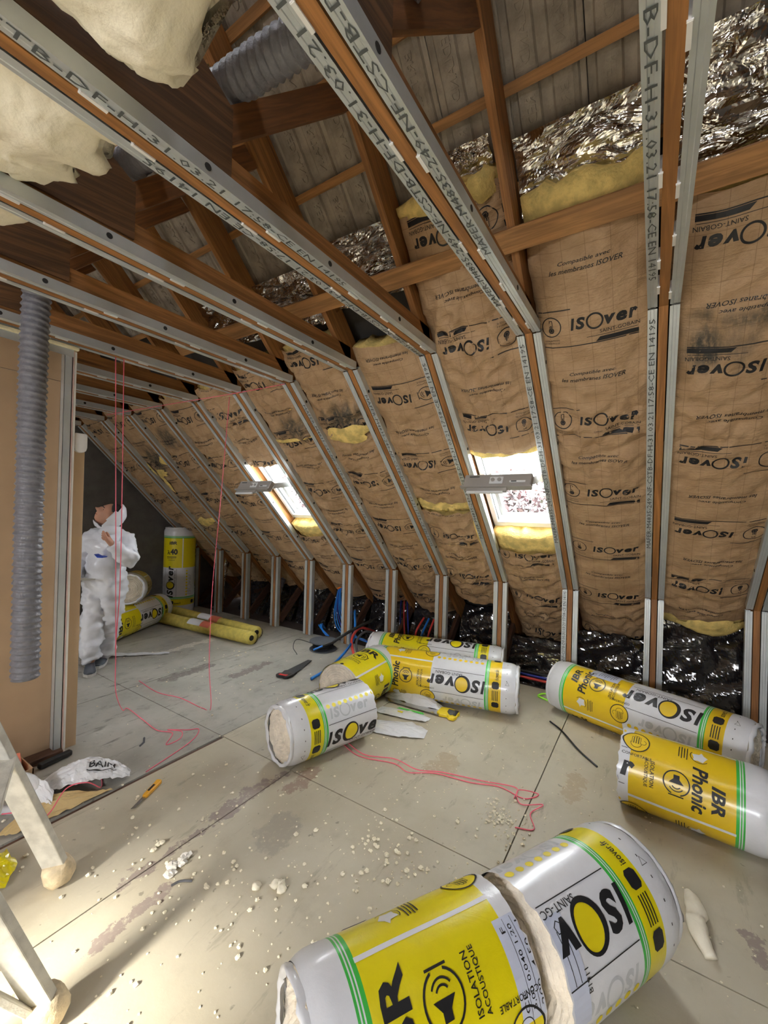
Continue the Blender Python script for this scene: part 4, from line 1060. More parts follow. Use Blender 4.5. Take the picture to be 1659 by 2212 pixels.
# ------------------------------------------------------------------ the worker
M_SUIT = film('white_coverall', (.80, .82, .88), .55, .06)
M_SKIN = simple('skin', (.56, .29, .19), .5, var=.1)
M_HAIR = simple('dark_hair', (.015, .012, .01), .6)
M_SHOE = simple('grey_shoe', (.09, .10, .115), .6)
M_SOLE = simple('pale_sole', (.55, .54, .5), .7)
def skin_mesh(verts, edges, radii, root, sub=2):
    me = bpy.data.meshes.new('s'); me.from_pydata([tuple(map(float, v)) for v in verts], edges, []); o = bpy.data.objects.new('s', me); COL.objects.link(o)
    m = o.modifiers.new('skin', 'SKIN'); m.use_smooth_shade = True
    for i, r in enumerate(radii):
        d = me.skin_vertices[0].data[i]; d.radius = (r, r) if np.isscalar(r) else r; d.use_root = (i == root)
    s = o.modifiers.new('sub', 'SUBSURF'); s.levels = sub
    bpy.context.view_layer.update(); dg = bpy.context.evaluated_depsgraph_get(); e = o.evaluated_get(dg).to_mesh()
    V = np.array([v.co[:] for v in e.vertices]); F = [tuple(p.vertices) for p in e.polygons]
    o.evaluated_get(dg).to_mesh_clear(); bpy.data.objects.remove(o); return V, F
J = dict(hip=(1.90, 4.345, .80), waist=(1.905, 4.335, .93), chest=(1.905, 4.33, 1.10), sh=(1.905, 4.335, 1.215), neck=(1.90, 4.32, 1.30), head=(1.885, 4.29, 1.41),
         shR=(1.815, 4.47, 1.205), shL=(2.005, 4.215, 1.205), elL=(1.985, 4.04, 1.02), wrL=(1.80, 4.03, 1.19), elR=(1.76, 4.56, .97), wrR=(1.64, 4.36, .88),
         hR=(1.855, 4.40, .74), hL=(1.945, 4.29, .74), kR=(1.80, 4.36, .40), kL=(1.95, 4.36, .40), aR=(1.79, 4.35, .05), aL=(1.955, 4.49, .05))
man = thing('person', 'person in a white hooded coverall looking up, standing behind the partition', 'person', (1.87, 4.38, 0))
ns = list(J); ix = {n_: i for i, n_ in enumerate(ns)}
ed = [(ix[a], ix[b]) for a, b in (('hip', 'waist'), ('waist', 'chest'), ('chest', 'sh'), ('sh', 'neck'), ('neck', 'head'), ('sh', 'shR'), ('sh', 'shL'), ('shL', 'elL'), ('elL', 'wrL'), ('shR', 'elR'), ('elR', 'wrR'), ('hip', 'hR'), ('hip', 'hL'), ('hR', 'kR'), ('hL', 'kL'), ('kR', 'aR'), ('kL', 'aL'))]
rb = dict(hip=.12, waist=.11, chest=.125, sh=.09, neck=.05, head=.05, shR=.06, shL=.06, elL=.042, wrL=.028, elR=.042, wrR=.028, hR=.085, hL=.085, kR=.06, kL=.06, aR=.042, aL=.042)
bv, be, br = [J[n_] for n_ in ns], list(ed), [rb[n_] for n_ in ns]
def add_hand(wr, knuck, fdir, side, thumb, curl):
    """five fingers of different lengths, bent at the knuckles, rooted in the palm"""
    wr, fdir, side, curl = (np.array(a, float) for a in (wr, fdir, side, curl)); fdir /= np.linalg.norm(fdir); side /= np.linalg.norm(side); curl /= np.linalg.norm(curl)
    pc = wr + fdir * .045; bv.append(pc); br.append((.030, .016)); ip = len(bv) - 1; be.append((knuck, ip))
    for q, (o_, l_) in enumerate(((-.030, .070), (-.010, .080), (.010, .075), (.028, .060))):
        k0 = wr + fdir * .085 + side * o_; k1 = k0 + (fdir * .55 + curl * .8) * l_ * .5; k2 = k1 + (curl * .9 - fdir * .45) * l_ * .42
        i0 = len(bv); bv.extend([k0, k1, k2]); br.extend([.0105, .0095, .008]); be.extend([(ip, i0), (i0, i0 + 1), (i0 + 1, i0 + 2)])
    tq = wr + fdir * .03 + side * -.034; t1 = tq + (fdir * .6 - side * .5 + curl * .4) * .035; t2 = t1 + (fdir * .7 + curl * .5) * .03
    i0 = len(bv); bv.extend([tq, t1, t2]); br.extend([.013, .0115, .009]); be.extend([(ip, i0), (i0, i0 + 1), (i0 + 1, i0 + 2)])
add_hand(J['wrL'], ix['wrL'], (-.10, .02, .12), (-.2, -.3, -.6), 1, (.1, .3, .05))
add_hand(J['wrR'], ix['wrR'], (-.12, -.2, -.05), (0, 0, 1), 1, (-.3, .2, -.2))
V, F = skin_mesh(bv, be, br, ix['hip'], 2)
# head as a shaped form: f = gaze, u = crown
fh = np.array([-.72, .20, .62]); fh /= np.linalg.norm(fh); uh = np.array([.45, -.32, .75]); uh -= fh * (uh @ fh); uh /= np.linalg.norm(uh); lh_ = np.cross(uh, fh)
def head_vf(c):
    nu, nv = 40, 48; TH, PHI = np.meshgrid(np.linspace(.02, PI - .02, nu), np.linspace(0, 2 * PI, nv, endpoint=False), indexing='ij')
    z = np.cos(TH); x = np.sin(TH) * np.cos(PHI); y_ = np.sin(TH) * np.sin(PHI)      # x = forward, y = left, z = up
    X, Y_, Z_ = x * .094, y_ * .074, z * .115
    jaw = np.clip(-z, 0, 1); Y_ = Y_ * (1 - .32 * jaw ** 1.5); X = X * (1 - .10 * jaw) + .012 * jaw * (x > 0)
    g = lambda a, b, s: np.exp(-((y_ * .074 - a) ** 2 + (z * .115 - b) ** 2) / s ** 2) * (x > 0)
    X = X + .026 * g(0, -.012, .013) + .018 * g(0, -.022, .012) + .012 * g(0, .012, .012)        # nose
    for s in (-1, 1):
        X = X - .016 * g(s * .030, .012, .014) + .009 * g(s * .03, .032, .014) + .006 * g(s * .035, -.025, .018)   # sockets, brows, cheeks
        Y_ = Y_ + s * .014 * np.exp(-((X + .005) ** 2 + (Z_ - .0) ** 2) / .022 ** 2) * (s * y_ > 0)                 # ears
    X = X + .008 * g(0, -.052, .012) - .005 * g(0, -.060, .006) + .007 * g(0, -.068, .011) + .012 * g(0, -.094, .018)
    return (c + X[..., None] * fh + Y_[..., None] * lh_ + Z_[..., None] * uh).reshape(-1, 3), grid_f(nu, nv, True), (x, y_, z)
hc = np.array(J['head']) + np.array([.005, 0, .03])
HV, HF, _ = head_vf(hc)
V2, F2 = merge([(V, F), (HV, HF)])
mesh_obj('body', V2, F2, M_SKIN, man, True)
def on_face(a, b): # a = left offset, b = height; point just off the face
    d_ = HV - hc; f_, l_, u_ = d_ @ fh, d_ @ lh_, d_ @ uh
    i = np.argmin(((l_ - a) ** 2 + (u_ - b) ** 2) + 1e3 * (f_ < 0)); return HV[i]
for s in (-1, 1):
    c = on_face(s * .030, .012) ; P = [c + fh * .002 + lh_ * .011 * math.cos(t) + uh * .004 * math.sin(t) for t in np.linspace(0, 2 * PI, 14, endpoint=False)]
    V, F = prism_vf(P, fh * -.004, fh * .0015); mesh_obj('eye', V, F, M_HAIR, man)
    V, F = tube_vf([on_face(s * .014, .028) + fh * .003, on_face(s * .03, .034) + fh * .003, on_face(s * .046, .028) + fh * .001], [.0035, .005, .003], 6); mesh_obj('eyebrow', V, F, M_HAIR, man)
V, F = tube_vf([on_face(-.022, -.058) + fh * .001, on_face(0, -.056) + fh * .002, on_face(.022, -.058) + fh * .001], [.002, .0035, .002], 6); mesh_obj('mouth', V, F, simple('lip', (.30, .09, .07), .5), man)
# hair and hood: shells round the head
def shell(name, m, r, cond, amp, seed):
    nu, nv = 44, 56; TH, PHI = np.meshgrid(np.linspace(.02, PI - .02, nu), np.linspace(0, 2 * PI, nv, endpoint=False), indexing='ij')
    z = np.cos(TH); x = np.sin(TH) * np.cos(PHI); y_ = np.sin(TH) * np.sin(PHI)
    w = 1 + amp * ridge(x * 3 + y_ * 2, z * 4, seed) + amp * .5 * ridge(x * 8, z * 9 + y_ * 6, seed + 1)
    P = hc + (x * .094 * r * w)[..., None] * fh + (y_ * .080 * r * w)[..., None] * lh_ + (z * .118 * r * w)[..., None] * uh - .010 * fh
    keep = cond(x, y_, z); F = [f for f in grid_f(nu, nv, True) if all(keep.ravel()[i] for i in f)]
    V = P.reshape(-1, 3); used = sorted({i for f in F for i in f}); mp = {u: i for i, u in enumerate(used)}
    o = mesh_obj(name, V[used], [tuple(mp[i] for i in f) for f in F], m, man, True); s = o.modifiers.new('cloth', 'SOLIDIFY'); s.thickness = .004; return o
shell('hair', M_HAIR, 1.06, lambda x, y_, z: (z > .35) & (x < .75 - .2 * z) & (z > .1 + .9 * x), .01, 3)
shell('hood', M_SUIT, 1.22, lambda x, y_, z: ~((x > .18 - .25 * np.clip(-z, 0, 1)) & (z > -.78) & (z < 1.1)) & ~((z > .55) & (x > .0)), .03, 5)
# coverall: the same skeleton, fuller and wrinkled
cs = ['hip', 'waist', 'chest', 'sh', 'neck', 'shR', 'shL', 'elL', 'wrL', 'elR', 'wrR', 'hR', 'hL', 'kR', 'kL', 'aR', 'aL']
ci = {n_: i for i, n_ in enumerate(cs)}
ced = [(ci[ns[a]], ci[ns[b]]) for a, b in ed if ns[a] in ci and ns[b] in ci]
rc = dict(hip=.165, waist=.165, chest=.165, sh=.12, neck=.085, shR=.095, shL=.095, elL=.080, wrL=.052, elR=.08, wrR=.052, hR=.115, hL=.115, kR=.098, kL=.098, aR=.078, aL=.078)
V, F = skin_mesh([J[n_] for n_ in cs], ced, [rc[n_] for n_ in cs], 0, 3)
me = bpy.data.meshes.new('c'); me.from_pydata(V.tolist(), [], F); me.update(); nn = np.array([v.normal[:] for v in me.vertices]); bpy.data.meshes.remove(me)
wv = .020 * ridge(V[:, 0] * 10 + V[:, 2] * 6, V[:, 2] * 13 - V[:, 1] * 7, 3) + .014 * ridge(V[:, 0] * 22 - V[:, 2] * 12, V[:, 2] * 26 + V[:, 1] * 9, 5) + .010 * vnoise(V[:, 0] * 9, V[:, 1] * 9, V[:, 2] * 9, 6)
V = V + nn * wv[:, None]; V[:, 2] = np.maximum(V[:, 2], .028)
mesh_obj('coverall', V, F, M_SUIT, man, True)
V, F = tube_vf(np.array(hc) + np.array([[.02, -.01, -.10], [.015, -.01, -.135], [.012, 0, -.17]]), [.075, .088, .10], 20); mesh_obj('hood_collar', V, F, M_SUIT, man, True)
def shoe(c, d_, nm='shoe'):
    c, d_ = np.array(c, float), np.array(d_, float); d_ /= np.linalg.norm(d_); s_ = np.cross((0, 0, 1.), d_)
    V = []; 
    for q, (l, w, h) in enumerate(((-.09, .030, .07), (-.07, .038, .09), (0, .042, .09), (.06, .046, .065), (.12, .048, .05), (.16, .040, .042), (.185, .02, .03))):
        for t in np.linspace(0, PI, 9): V.append(c + d_ * l + s_ * w * math.cos(t) + np.array([0, 0, .02 + (h - .02) * math.sin(t) ** .8]))
    o = mesh_obj(nm, V, grid_f(7, 9) + [tuple(range(9)), tuple(range(62, 53, -1))], M_SHOE, man, True)
    P = [c + d_ * l + s_ * w * sg + np.array([0, 0, 0.0]) for sg, rg in ((1, (0, 1, 2, 3, 4)), (-1, (4, 3, 2, 1, 0))) for l, w in [((-.095, .034), (0, .046), (.08, .052), (.15, .046), (.195, .016))[i] for i in rg]]
    V, F = prism_vf(P, (0, 0, .0), (0, 0, .024)); mesh_obj('sole', V, F, M_SOLE, o)
shoe((1.79, 4.345, 0), (-.25, -.6, 0)); shoe((1.955, 4.49, 0), (-.35, -.5, 0))
# blue mark and dark wording on the suit
V, F = prism_vf([(1.80 + .03 * a, 4.18 - .02 * a - .0 * b, 1.075 + .022 * b) for a, b in ((-1, .8), (-.2, .1), (1, -.3), (.8, -.7), (-.3, -.6))], (.0, .0, 0), (-.05, -.034, 0)); mesh_obj('blue_patch', V, F, simple('blue_patch', (.01, .06, .5), .5), man)
t = thing('knife', 'dark blade tool poking out at waist height beside the worker', 'tool', (1.60, 4.26, .86))
V, F = prism_vf([(1.55, 4.30, .895), (1.74, 4.165, .872), (1.735, 4.17, .862), (1.55, 4.30, .86)], (0, 0, 0), (.006, .009, 0)); mesh_obj('blade', V, F, M_ALU, t)
V, F = bar_vf((1.46, 4.36, .885), (1.56, 4.295, .88), .03, .035, (0, 0, 1)); bevel(mesh_obj('handle', V, F, M_SHOE, t), .008, 3)

# ------------------------------------------------------------------ tools
M_YEL = simple('yellow_tool_plastic', (.85, .62, .02), .35, var=.05)
M_ORG = simple('orange_tool_plastic', (.85, .42, .02), .35, var=.05)
M_BLK = simple('black_rubber', (.015, .015, .016), .55)
M_REDP = simple('red_tool_plastic', (.6, .02, .02), .4)
M_BLADE = simple('steel_blade', (.55, .55, .56), .25, metal=.9, var=.05)
def lying(p, d):
    d = np.array([d[0], d[1], 0.]); d /= np.linalg.norm(d); n_ = np.array([-d[1], d[0], 0])
    return lambda a, b, z=0.: np.array([p[0], p[1], z]) + d * a + n_ * b
def flat_part(name, L, pts, z0, z1, m, parent, bv=.002):
    V, F = prism_vf([L(a, b) for a, b in pts], (0, 0, z0), (0, 0, z1)); o = mesh_obj(name, V, F, m, parent)
    if bv: bevel(o, bv)
    return o
def handsaw(label, tip, end, mh, mg, mb, flip=1):
    d = np.array(end) - np.array(tip); Ls = np.linalg.norm(d); L0 = lying(tip, d); L = lambda a, b: L0(a, b * flip)
    t = thing('hand_saw', label, 'saw', (*tip, 0))
    te = []
    bl = Ls - .12
    for i in range(41): te.append((bl * i / 40, -.03 - .035 * (i / 40) - (.004 if i % 2 else 0)))
    flat_part('blade', L, [(0, .012), (0, -.03)] + te[1:] + [(bl, .05)], .012, .014, mb, t, 0)
    o = flat_part('handle', L, [(bl - .02, .055), (bl + .05, .062), (bl + .12, .05), (bl + .135, .02), (bl + .125, -.01), (bl + .13, -.05), (bl + .115, -.085), (bl + .075, -.085), (bl + .055, -.06), (bl + .0, -.07), (bl - .03, -.04)], .002, .026, mh, t, .005)
    flat_part('grip_opening', L, [(bl + .045, .035), (bl + .09, .032), (bl + .098, .0), (bl + .095, -.045), (bl + .08, -.055), (bl + .06, -.035), (bl + .045, -.01)], .0265, .0285, M_DARK, t, 0)
    flat_part('grip', L, [(bl + .09, .035), (bl + .125, .03), (bl + .122, -.01), (bl + .122, -.05), (bl + .098, -.05), (bl + .1, .0)], .0275, .032, mg, t, .002)
handsaw('yellow and black handled hand saw beside the torn plastic wrap', (2.916, 1.80), (2.99, 1.22), M_YEL, M_BLK, M_BLADE, 1)
handsaw('black bladed saw with a red trimmed handle, before the cable bundle', (3.19, 2.90), (2.72, 2.80), M_BLK, M_REDP, M_BLK, 1)
t = thing('utility_knife', 'orange snap-off utility knife lying near the torn bag', 'knife', (1.2, 2.2, 0)); L = lying((1.297, 2.27), (1.10 - 1.297, 2.163 - 2.27))
flat_part('handle', L, [(0, -.012), (.006, -.018), (.03, -.014), (.12, -.013), (.135, -.010), (.135, .010), (.12, .014), (.03, .016), (.006, .016), (0, .010)], .002, .02, M_ORG, t, .005)
flat_part('slider', L, [(.05, -.005), (.10, -.005), (.10, .005), (.05, .005)], .02, .024, M_BLK, t, .001)
flat_part('blade', L, [(.13, -.009), (.225, -.009), (.215, .009), (.13, .009)], .009, .011, M_BLADE, t, 0)

# ------------------------------------------------------------------ cables, pipes, strings
M_BLUE = simple('blue_conduit', (.01, .18, .62), .4); M_REDC = simple('red_conduit', (.62, .05, .04), .4); M_DBLUE = simple('dark_blue_cable', (.01, .03, .28), .4)
M_GRYC = simple('grey_conduit', (.10, .10, .11), .5); M_PINK = simple('pink_string', (.95, .16, .24), .6); M_LIME = simple('lime_strap', (.35, .9, .05), .5)
M_ORC = simple('orange_clip_band', (.85, .22, .02), .5)
def line(name, pts, r, m, label, cat, n=60, sides=8, group=None, closed=False):
    V, F = tube_vf(spline(pts, n), r, sides); return tag(mesh_obj(name, V, F, m, smooth=True), label, cat, group)
CG = 'conduits at the knee wall'
line('conduit', [(3.98, 2.62, .30), (3.80, 2.55, .36), (3.50, 2.62, .30), (3.33, 2.73, .20), (3.25, 2.80, .165)], .016, M_BLK, 'black corrugated conduit reaching out over the floor from the knee wall', 'conduit', group=CG)
line('conduit_core', [(3.26, 2.79, .168), (3.18, 2.86, .13)], .010, M_BLUE, 'short blue pipe end sticking out of the black conduit', 'conduit', 8, group=CG)
line('conduit', [(3.96, 2.93, .38), (3.66, 2.70, .24), (3.45, 2.60, .16), (3.1, 2.55, .06), (2.84, 2.57, .014)], .0135, M_BLUE, 'blue pipe running down to the floor in front of the spool', 'conduit', group=CG)
line('conduit', [(3.90, 2.60, .20), (3.62, 2.60, .30), (3.50, 2.62, .20), (3.40, 2.50, .06), (3.28, 2.36, .014)], .0135, M_REDC, 'red pipe looping down to the floor by the spool', 'conduit', group=CG)
line('conduit', [(3.90, 2.56, .18), (3.66, 2.56, .26), (3.53, 2.58, .18), (3.42, 2.46, .06), (3.32, 2.31, .014)], .0135, M_GRYC, 'dark grey pipe beside the red one', 'conduit', group=CG)
for q in range(6):
    a = q * .016
    line('conduit', [(4.28, 3.36 + a * .5, .62), (4.16, 3.31 + a * .6, .50), (4.02 - a * .3, 3.14 + a * 1.6, .28), (3.97 - a * .8, 2.92 + a * 2.2, .08 + a * .4), (3.97, 2.62 + a * 2, .02 + a * .5)], .0075, M_BLUE if q != 3 else M_DBLUE, ('bright blue pipe' if q != 3 else 'dark blue cable') + ' of the bundle hanging behind the seventh knee stud', 'conduit', 40, 6, 'blue pipe bundle' if q != 3 else None)
for q in range(3):
    V, F = tube_vf([slope(2.70 + .035 * q, 3.36 - .02 * q, -.02), slope(2.73 + .035 * q, 3.33 - .02 * q, .0), slope(2.74 + .035 * q, 3.38 - .02 * q, .03)], .012, 8); tag(mesh_obj('cable_band', V, F, M_ORC), f'orange band at the {("top", "middle", "foot")[q]} of the blue pipe bundle', 'band')
for q in range(3):
    line('conduit', [(4.15, 3.60 - .03 * q, .02), (4.0, 3.52 - .03 * q, .10 + .012 * q), (3.93, 3.40, .08), (3.92, 3.28 + .02 * q, .02)], .009, M_BLUE, 'blue pipe arching low between the seventh and eighth knee studs', 'conduit', 30, 6, 'low blue pipes')
for q, m_c in enumerate((M_DBLUE, M_REDC, M_DBLUE)):
    line('conduit', [(4.30, 2.50 - .04 * q, .50), (4.15, 2.42 - .05 * q, .32), (4.05, 2.34 - .05 * q, .05)], .009, m_c, ('dark blue', 'thin red', 'second dark blue')[q] + ' cable slanting down right of the sixth knee stud', 'conduit', 24, 6)
for q, m_c in enumerate((M_REDC, M_BLUE, M_REDC)):
    line('conduit', [(4.02, 2.16 - .09 * q, .02), (3.98, 2.12 - .07 * q, .26 - .02 * q), (4.1, 2.09 - .06 * q, .40)], .012, m_c, ('left red', 'blue', 'right red')[q] + ' pipe rising behind the full rolls', 'conduit', 24, 6)
for q, (m_c, nm) in enumerate(((M_REDC, 'red'), (M_DBLUE, 'dark blue'), (M_BLK, 'black'))):
    line('conduit', [(4.0 + .02 * q, 1.7, .06 + .02 * q), (3.98 + .02 * q, .9, .05 + .022 * q), (3.97 + .02 * q, .2, .06 + .02 * q), (3.98 + .02 * q, -.7, .055 + .022 * q)], .012, m_c, f'long {nm} pipe running level along the foot of the knee wall', 'conduit', 60, 6)
line('cable', [(3.33, .62, .006), (3.22, .52, .012), (3.02, .38, .012), (2.9, .26, .005)], .006, M_BLK, 'black cable curling out from under the right full roll', 'cable')
# spool of black wire
t = thing('cable_spool', 'coil of black wire on a spool before the knee studs', 'cable spool', (3.56, 3.06, 0))
V, F = tube_vf([(3.56, 3.06, 0), (3.56, 3.06, .012)], .15, 32); mesh_obj('flange', V, F, M_SHOE, t); V, F = tube_vf([(3.56, 3.06, .09), (3.56, 3.06, .10)], .15, 32); mesh_obj('flange', V, F, M_SHOE, t)
pw = [(3.56 + (.10 + .016 * math.sin(i * 1.7)) * math.cos(i * .35), 3.06 + (.10 + .016 * math.sin(i * 1.7)) * math.sin(i * .35), .016 + .07 * (i % 54) / 54) for i in range(260)]
V, F = tube_vf(pw, .005, 5); mesh_obj('wire', V, F, M_BLK, t)
V, F = tube_vf(spline([(3.52, 3.18, .05), (3.40, 3.30, .10), (3.30, 3.26, .05), (3.25, 3.15, .005)], 24), .004, 5); mesh_obj('loose_wire_end', V, F, M_BLK, t)
ring = [(3.755 + .06 * math.cos(a), .715 + .085 * math.sin(a), .008 + .004 * math.sin(3 * a)) for a in np.linspace(0, 2 * PI, 40)]
V, F = tube_vf(ring, .007, 8); tag(mesh_obj('lime_strap', V, F, M_LIME), 'lime green strap loop on the floor at the end of the right full roll', 'strap')
# ducts behind the knee wall at the far end
V, F = duct_vf(spline([(4.25, 4.42, .62), (4.15, 4.40, .45), (4.02, 4.36, .24)], 30), .055, .03, 20); tag(mesh_obj('small_duct', V, F, M_DUCT, smooth=True), 'short dark ribbed duct behind the ninth and tenth knee studs from the right', 'duct')
V, F = duct_vf(spline([(4.02, 4.36, .24), (3.98, 4.34, .12), (3.97, 4.30, .0)], 30), .05, .05, 20); tag(mesh_obj('foil_duct', V, F, M_FOIL, smooth=True), 'silver duct elbow below the dark ribbed duct', 'duct')
V, F = duct_vf(spline([(4.1, 5.5, .75), (4.02, 5.5, .4), (3.98, 5.45, .12), (3.97, 5.6, .02)], 40), .045, .2, 20); tag(mesh_obj('foil_duct', V, F, M_FOIL, smooth=True), 'upright silver duct behind the knee studs nearest the standing roll', 'duct')
SG = 'pink mason strings'
def string(pts, label, n=120, r=.0028): return line('string', pts, r, M_PINK, label, 'string', n, 6, SG)
string([(1.331, 3.0, 2.512), (1.36, 3.0, 1.5), (1.386, 3.0, .578), (1.44, 3.10, .25), (1.56, 3.25, .03), (1.62, 3.30, .005), (1.60, 3.05, .004), (1.58, 2.82, .004), (1.62, 2.70, .004), (1.52, 2.60, .004), (1.60, 2.58, .012), (1.66, 2.66, .010), (1.62, 2.76, .008), (1.70, 2.66, .004), (1.75, 2.60, .004), (1.62, 2.50, .006), (1.30, 2.42, .004)], 'left pink string hanging from the joists and snaking over the floor joint')
string([(1.375, 2.985, 2.512), (1.39, 2.99, 1.7), (1.40, 3.0, 1.0), (1.385, 3.0, .62), (1.392, 3.01, .56)], 'second pink string hanging beside the left one, ending above the floor', 60)
string([(2.20, 2.985, 2.46), (2.17, 3.02, 1.6), (2.14, 3.05, .9), (2.08, 2.98, .30), (1.98, 2.80, .02), (1.95, 2.86, .004), (1.95, 3.15, .004), (1.90, 3.40, .004), (1.93, 3.75, .004)], 'right pink string hanging near the small window, its tail on the grey floor', 90)
string([(2.26, 2.40, 2.50), (2.22, 2.95, 2.49), (2.16, 3.9, 2.49), (2.1, 4.9, 2.49)], 'taut pink string stretched level under the joist ends', 40)
string([(1.15, 2.62, .004), (1.09, 2.47, .01), (1.0, 2.42, .10), (.92, 2.45, .10), (.82, 2.40, .04), (.74, 2.46, .08), (.70, 2.55, .06)], 'pink string trailing over the torn white bag', 60)
string([(2.20, 1.72, .004), (2.14, 1.52, .004), (2.20, 1.30, .004), (2.17, 1.18, .008), (2.26, 1.05, .004), (2.30, .85, .004), (2.36, .70, .004), (2.34, .56, .004), (2.42, .50, .006), (2.38, .60, .012), (2.28, .56, .008), (2.34, .46, .010), (2.24, .50, .006), (2.14, .46, .004), (2.10, .54, .004)], 'pink string across the cream floor ending in a tangled knot', 150)
string([(2.23, 1.70, .004), (2.17, 1.50, .006), (2.24, 1.32, .006), (2.22, 1.15, .01), (2.29, 1.02, .006), (2.35, .80, .006), (2.40, .62, .008), (2.30, .60, .012)], 'doubled strand alongside the tangled pink string', 80)

# ------------------------------------------------------------------ torn wrap, paper, box, bag
M_BAG = film('white_bag_film', (.80, .81, .84), .4)
def sheet(name, pts, n, amp, mat, label, cat, seed, arch=0., z=.004):
    """irregular flat outline -> crumpled sheet lying on the floor"""
    pts = np.array(pts, float); c = pts.mean(0); m_ = len(pts); nr = n; nt = m_ * 8
    t = np.linspace(0, m_, nt, endpoint=False); i = t.astype(int) % m_; fr = t - np.floor(t); E_ = pts[i] * (1 - fr)[:, None] + pts[(i + 1) % m_] * fr[:, None]
    V = []
    for r in np.linspace(1, .04, nr):
        Q = c + (E_ - c) * r
        h = amp * np.abs(ridge(Q[:, 0] * 14, Q[:, 1] * 14, seed)) + amp * .6 * np.abs(ridge(Q[:, 0] * 30 + Q[:, 1] * 8, Q[:, 1] * 30, seed + 1)) + arch * (1 - r ** 2)
        V.append(np.column_stack([Q, z + h]))
    V = np.vstack(V); F = [(a * nt + b, a * nt + (b + 1) % nt, (a + 1) * nt + (b + 1) % nt, (a + 1) * nt + b) for a in range(nr - 1) for b in range(nt)] + [tuple((nr - 1) * nt + b for b in range(nt))]
    o = mesh_obj(name, V, F, mat); s = o.modifiers.new('film', 'SOLIDIFY'); s.thickness = .0012; s.offset = 1
    return tag(o, label, cat, None)
o = sheet('torn_wrap', [(2.94, 1.84), (3.03, 1.88), (3.07, 1.62), (3.06, 1.36), (2.99, 1.34), (2.945, 1.55)], 14, .012, M_BAG, 'crumpled white wrap scrap leaning on the long roll, above the saw blade', 'plastic wrap', 3, .07)
o = sheet('torn_wrap', [(2.68, 1.78), (2.78, 1.76), (2.86, 1.50), (2.83, 1.36), (2.76, 1.38), (2.71, 1.55)], 12, .007, M_BAG, 'narrow torn wrap strip with green and yellow edge, between saw and cut roll', 'plastic wrap', 5, .02)
def inlay(o, pts, m, z, nm='printed_band'):
    V, F = prism_vf([(a, b, z) for a, b in pts], (0, 0, 0), (0, 0, .002)); mesh_obj(nm, V, F, m, o)
inlay(o, [(2.80, 1.64), (2.82, 1.63), (2.85, 1.44), (2.83, 1.42)], M_FG, .022); inlay(o, [(2.74, 1.60), (2.76, 1.61), (2.76, 1.56), (2.74, 1.56)], M_PYL, .03)
o = sheet('torn_wrap', [(2.40, 1.72), (2.56, 1.70), (2.70, 1.45), (2.66, 1.30), (2.56, 1.28), (2.46, 1.45)], 12, .008, M_BAG, 'pale torn wrap sheet in front of the lone cut roll, nearest the viewer', 'plastic wrap', 7, .025)
inlay(o, [(2.40, 1.70), (2.47, 1.70), (2.46, 1.64), (2.41, 1.64)], M_PYO, .022)
o = sheet('paper_strip', [(2.02, 4.62), (2.10, 4.70), (2.22, 4.52), (2.49, 4.25), (2.46, 4.20), (2.2, 4.42)], 8, .010, M_BAG, 'long white paper strip on the floor beside the worker', 'paper', 9)
# torn bag with wording
t = thing('torn_bag', 'torn white plastic wrap with black lettering, gaping open by the partition foot', 'plastic bag', (.98, 2.62, 0))
nu, nv = 40, 30; u, v = np.meshgrid(np.linspace(0, 1, nu), np.linspace(0, 1, nv), indexing='ij')
pa, pb = np.array([1.20, 2.40]), np.array([.80, 2.60]); sd_ = np.array([.12, .20])
hgt = .115 * np.sin(PI * np.clip(u * .9 + .05, 0, 1)) ** .7
X = pa[0] + (pb[0] - pa[0]) * u + sd_[0] * v * np.sin(PI * (u * .8 + .1)); Y_ = pa[1] + (pb[1] - pa[1]) * u + sd_[1] * v * np.sin(PI * (u * .8 + .1))
Z_ = .008 + hgt * np.sin(PI * np.clip(v * .85 + .15, 0, 1)) + .014 * np.abs(ridge(u * 8, v * 6, 3)) + .008 * np.abs(ridge(u * 17, v * 13, 4))
o = mesh_obj('film', np.stack([X, Y_, Z_], -1).reshape(-1, 3), grid_f(nu, nv), M_BAG, t); o.modifiers.new('f', 'SOLIDIFY').thickness = .0015
PB = np.stack([X, Y_, Z_], -1)
ff = Flat(); ff.text('BAIN', .5, .5, .16, 0, 0, .01, fit=.30); ff.rect(.5, .36, .34, .02); fc = ff.cut(.02, .02); vv = fc.V[0]
gu = np.clip(.30 - (vv[:, 0] - .5) * .9, 0, .99) * (nu - 1); gv = np.clip(.06 + (vv[:, 1] - .25) * .9, 0, .99) * (nv - 1); i, j = gu.astype(int), gv.astype(int); fu, fv = gu - i, gv - j
Q = PB[i, j] * ((1 - fu) * (1 - fv))[:, None] + PB[i + 1, j] * (fu * (1 - fv))[:, None] + PB[i, j + 1] * ((1 - fu) * fv)[:, None] + PB[i + 1, j + 1] * (fu * fv)[:, None]
stuff(mesh_obj('printed_lettering', Q + np.array([-.002, -.006, .003]), fc.F, M_INK, t))
nu2 = 24; u, v = np.meshgrid(np.linspace(0, 1, nu2), np.linspace(0, 1, 16), indexing='ij')
X = 1.12 - .40 * u - .06 * v; Y_ = 2.405 + .02 * u + (.05 + .06 * np.sin(PI * u)) * v; Z_ = .006 + .05 * v * np.sin(PI * u) + .010 * np.abs(ridge(u * 9, v * 5, 6))
o = mesh_obj('inner_flap', np.stack([X, Y_, Z_], -1).reshape(-1, 3), grid_f(nu2, 16), film('ochre_bag_lining', (.70, .52, .25), .4), t); o.modifiers.new('f', 'SOLIDIFY').thickness = .0015
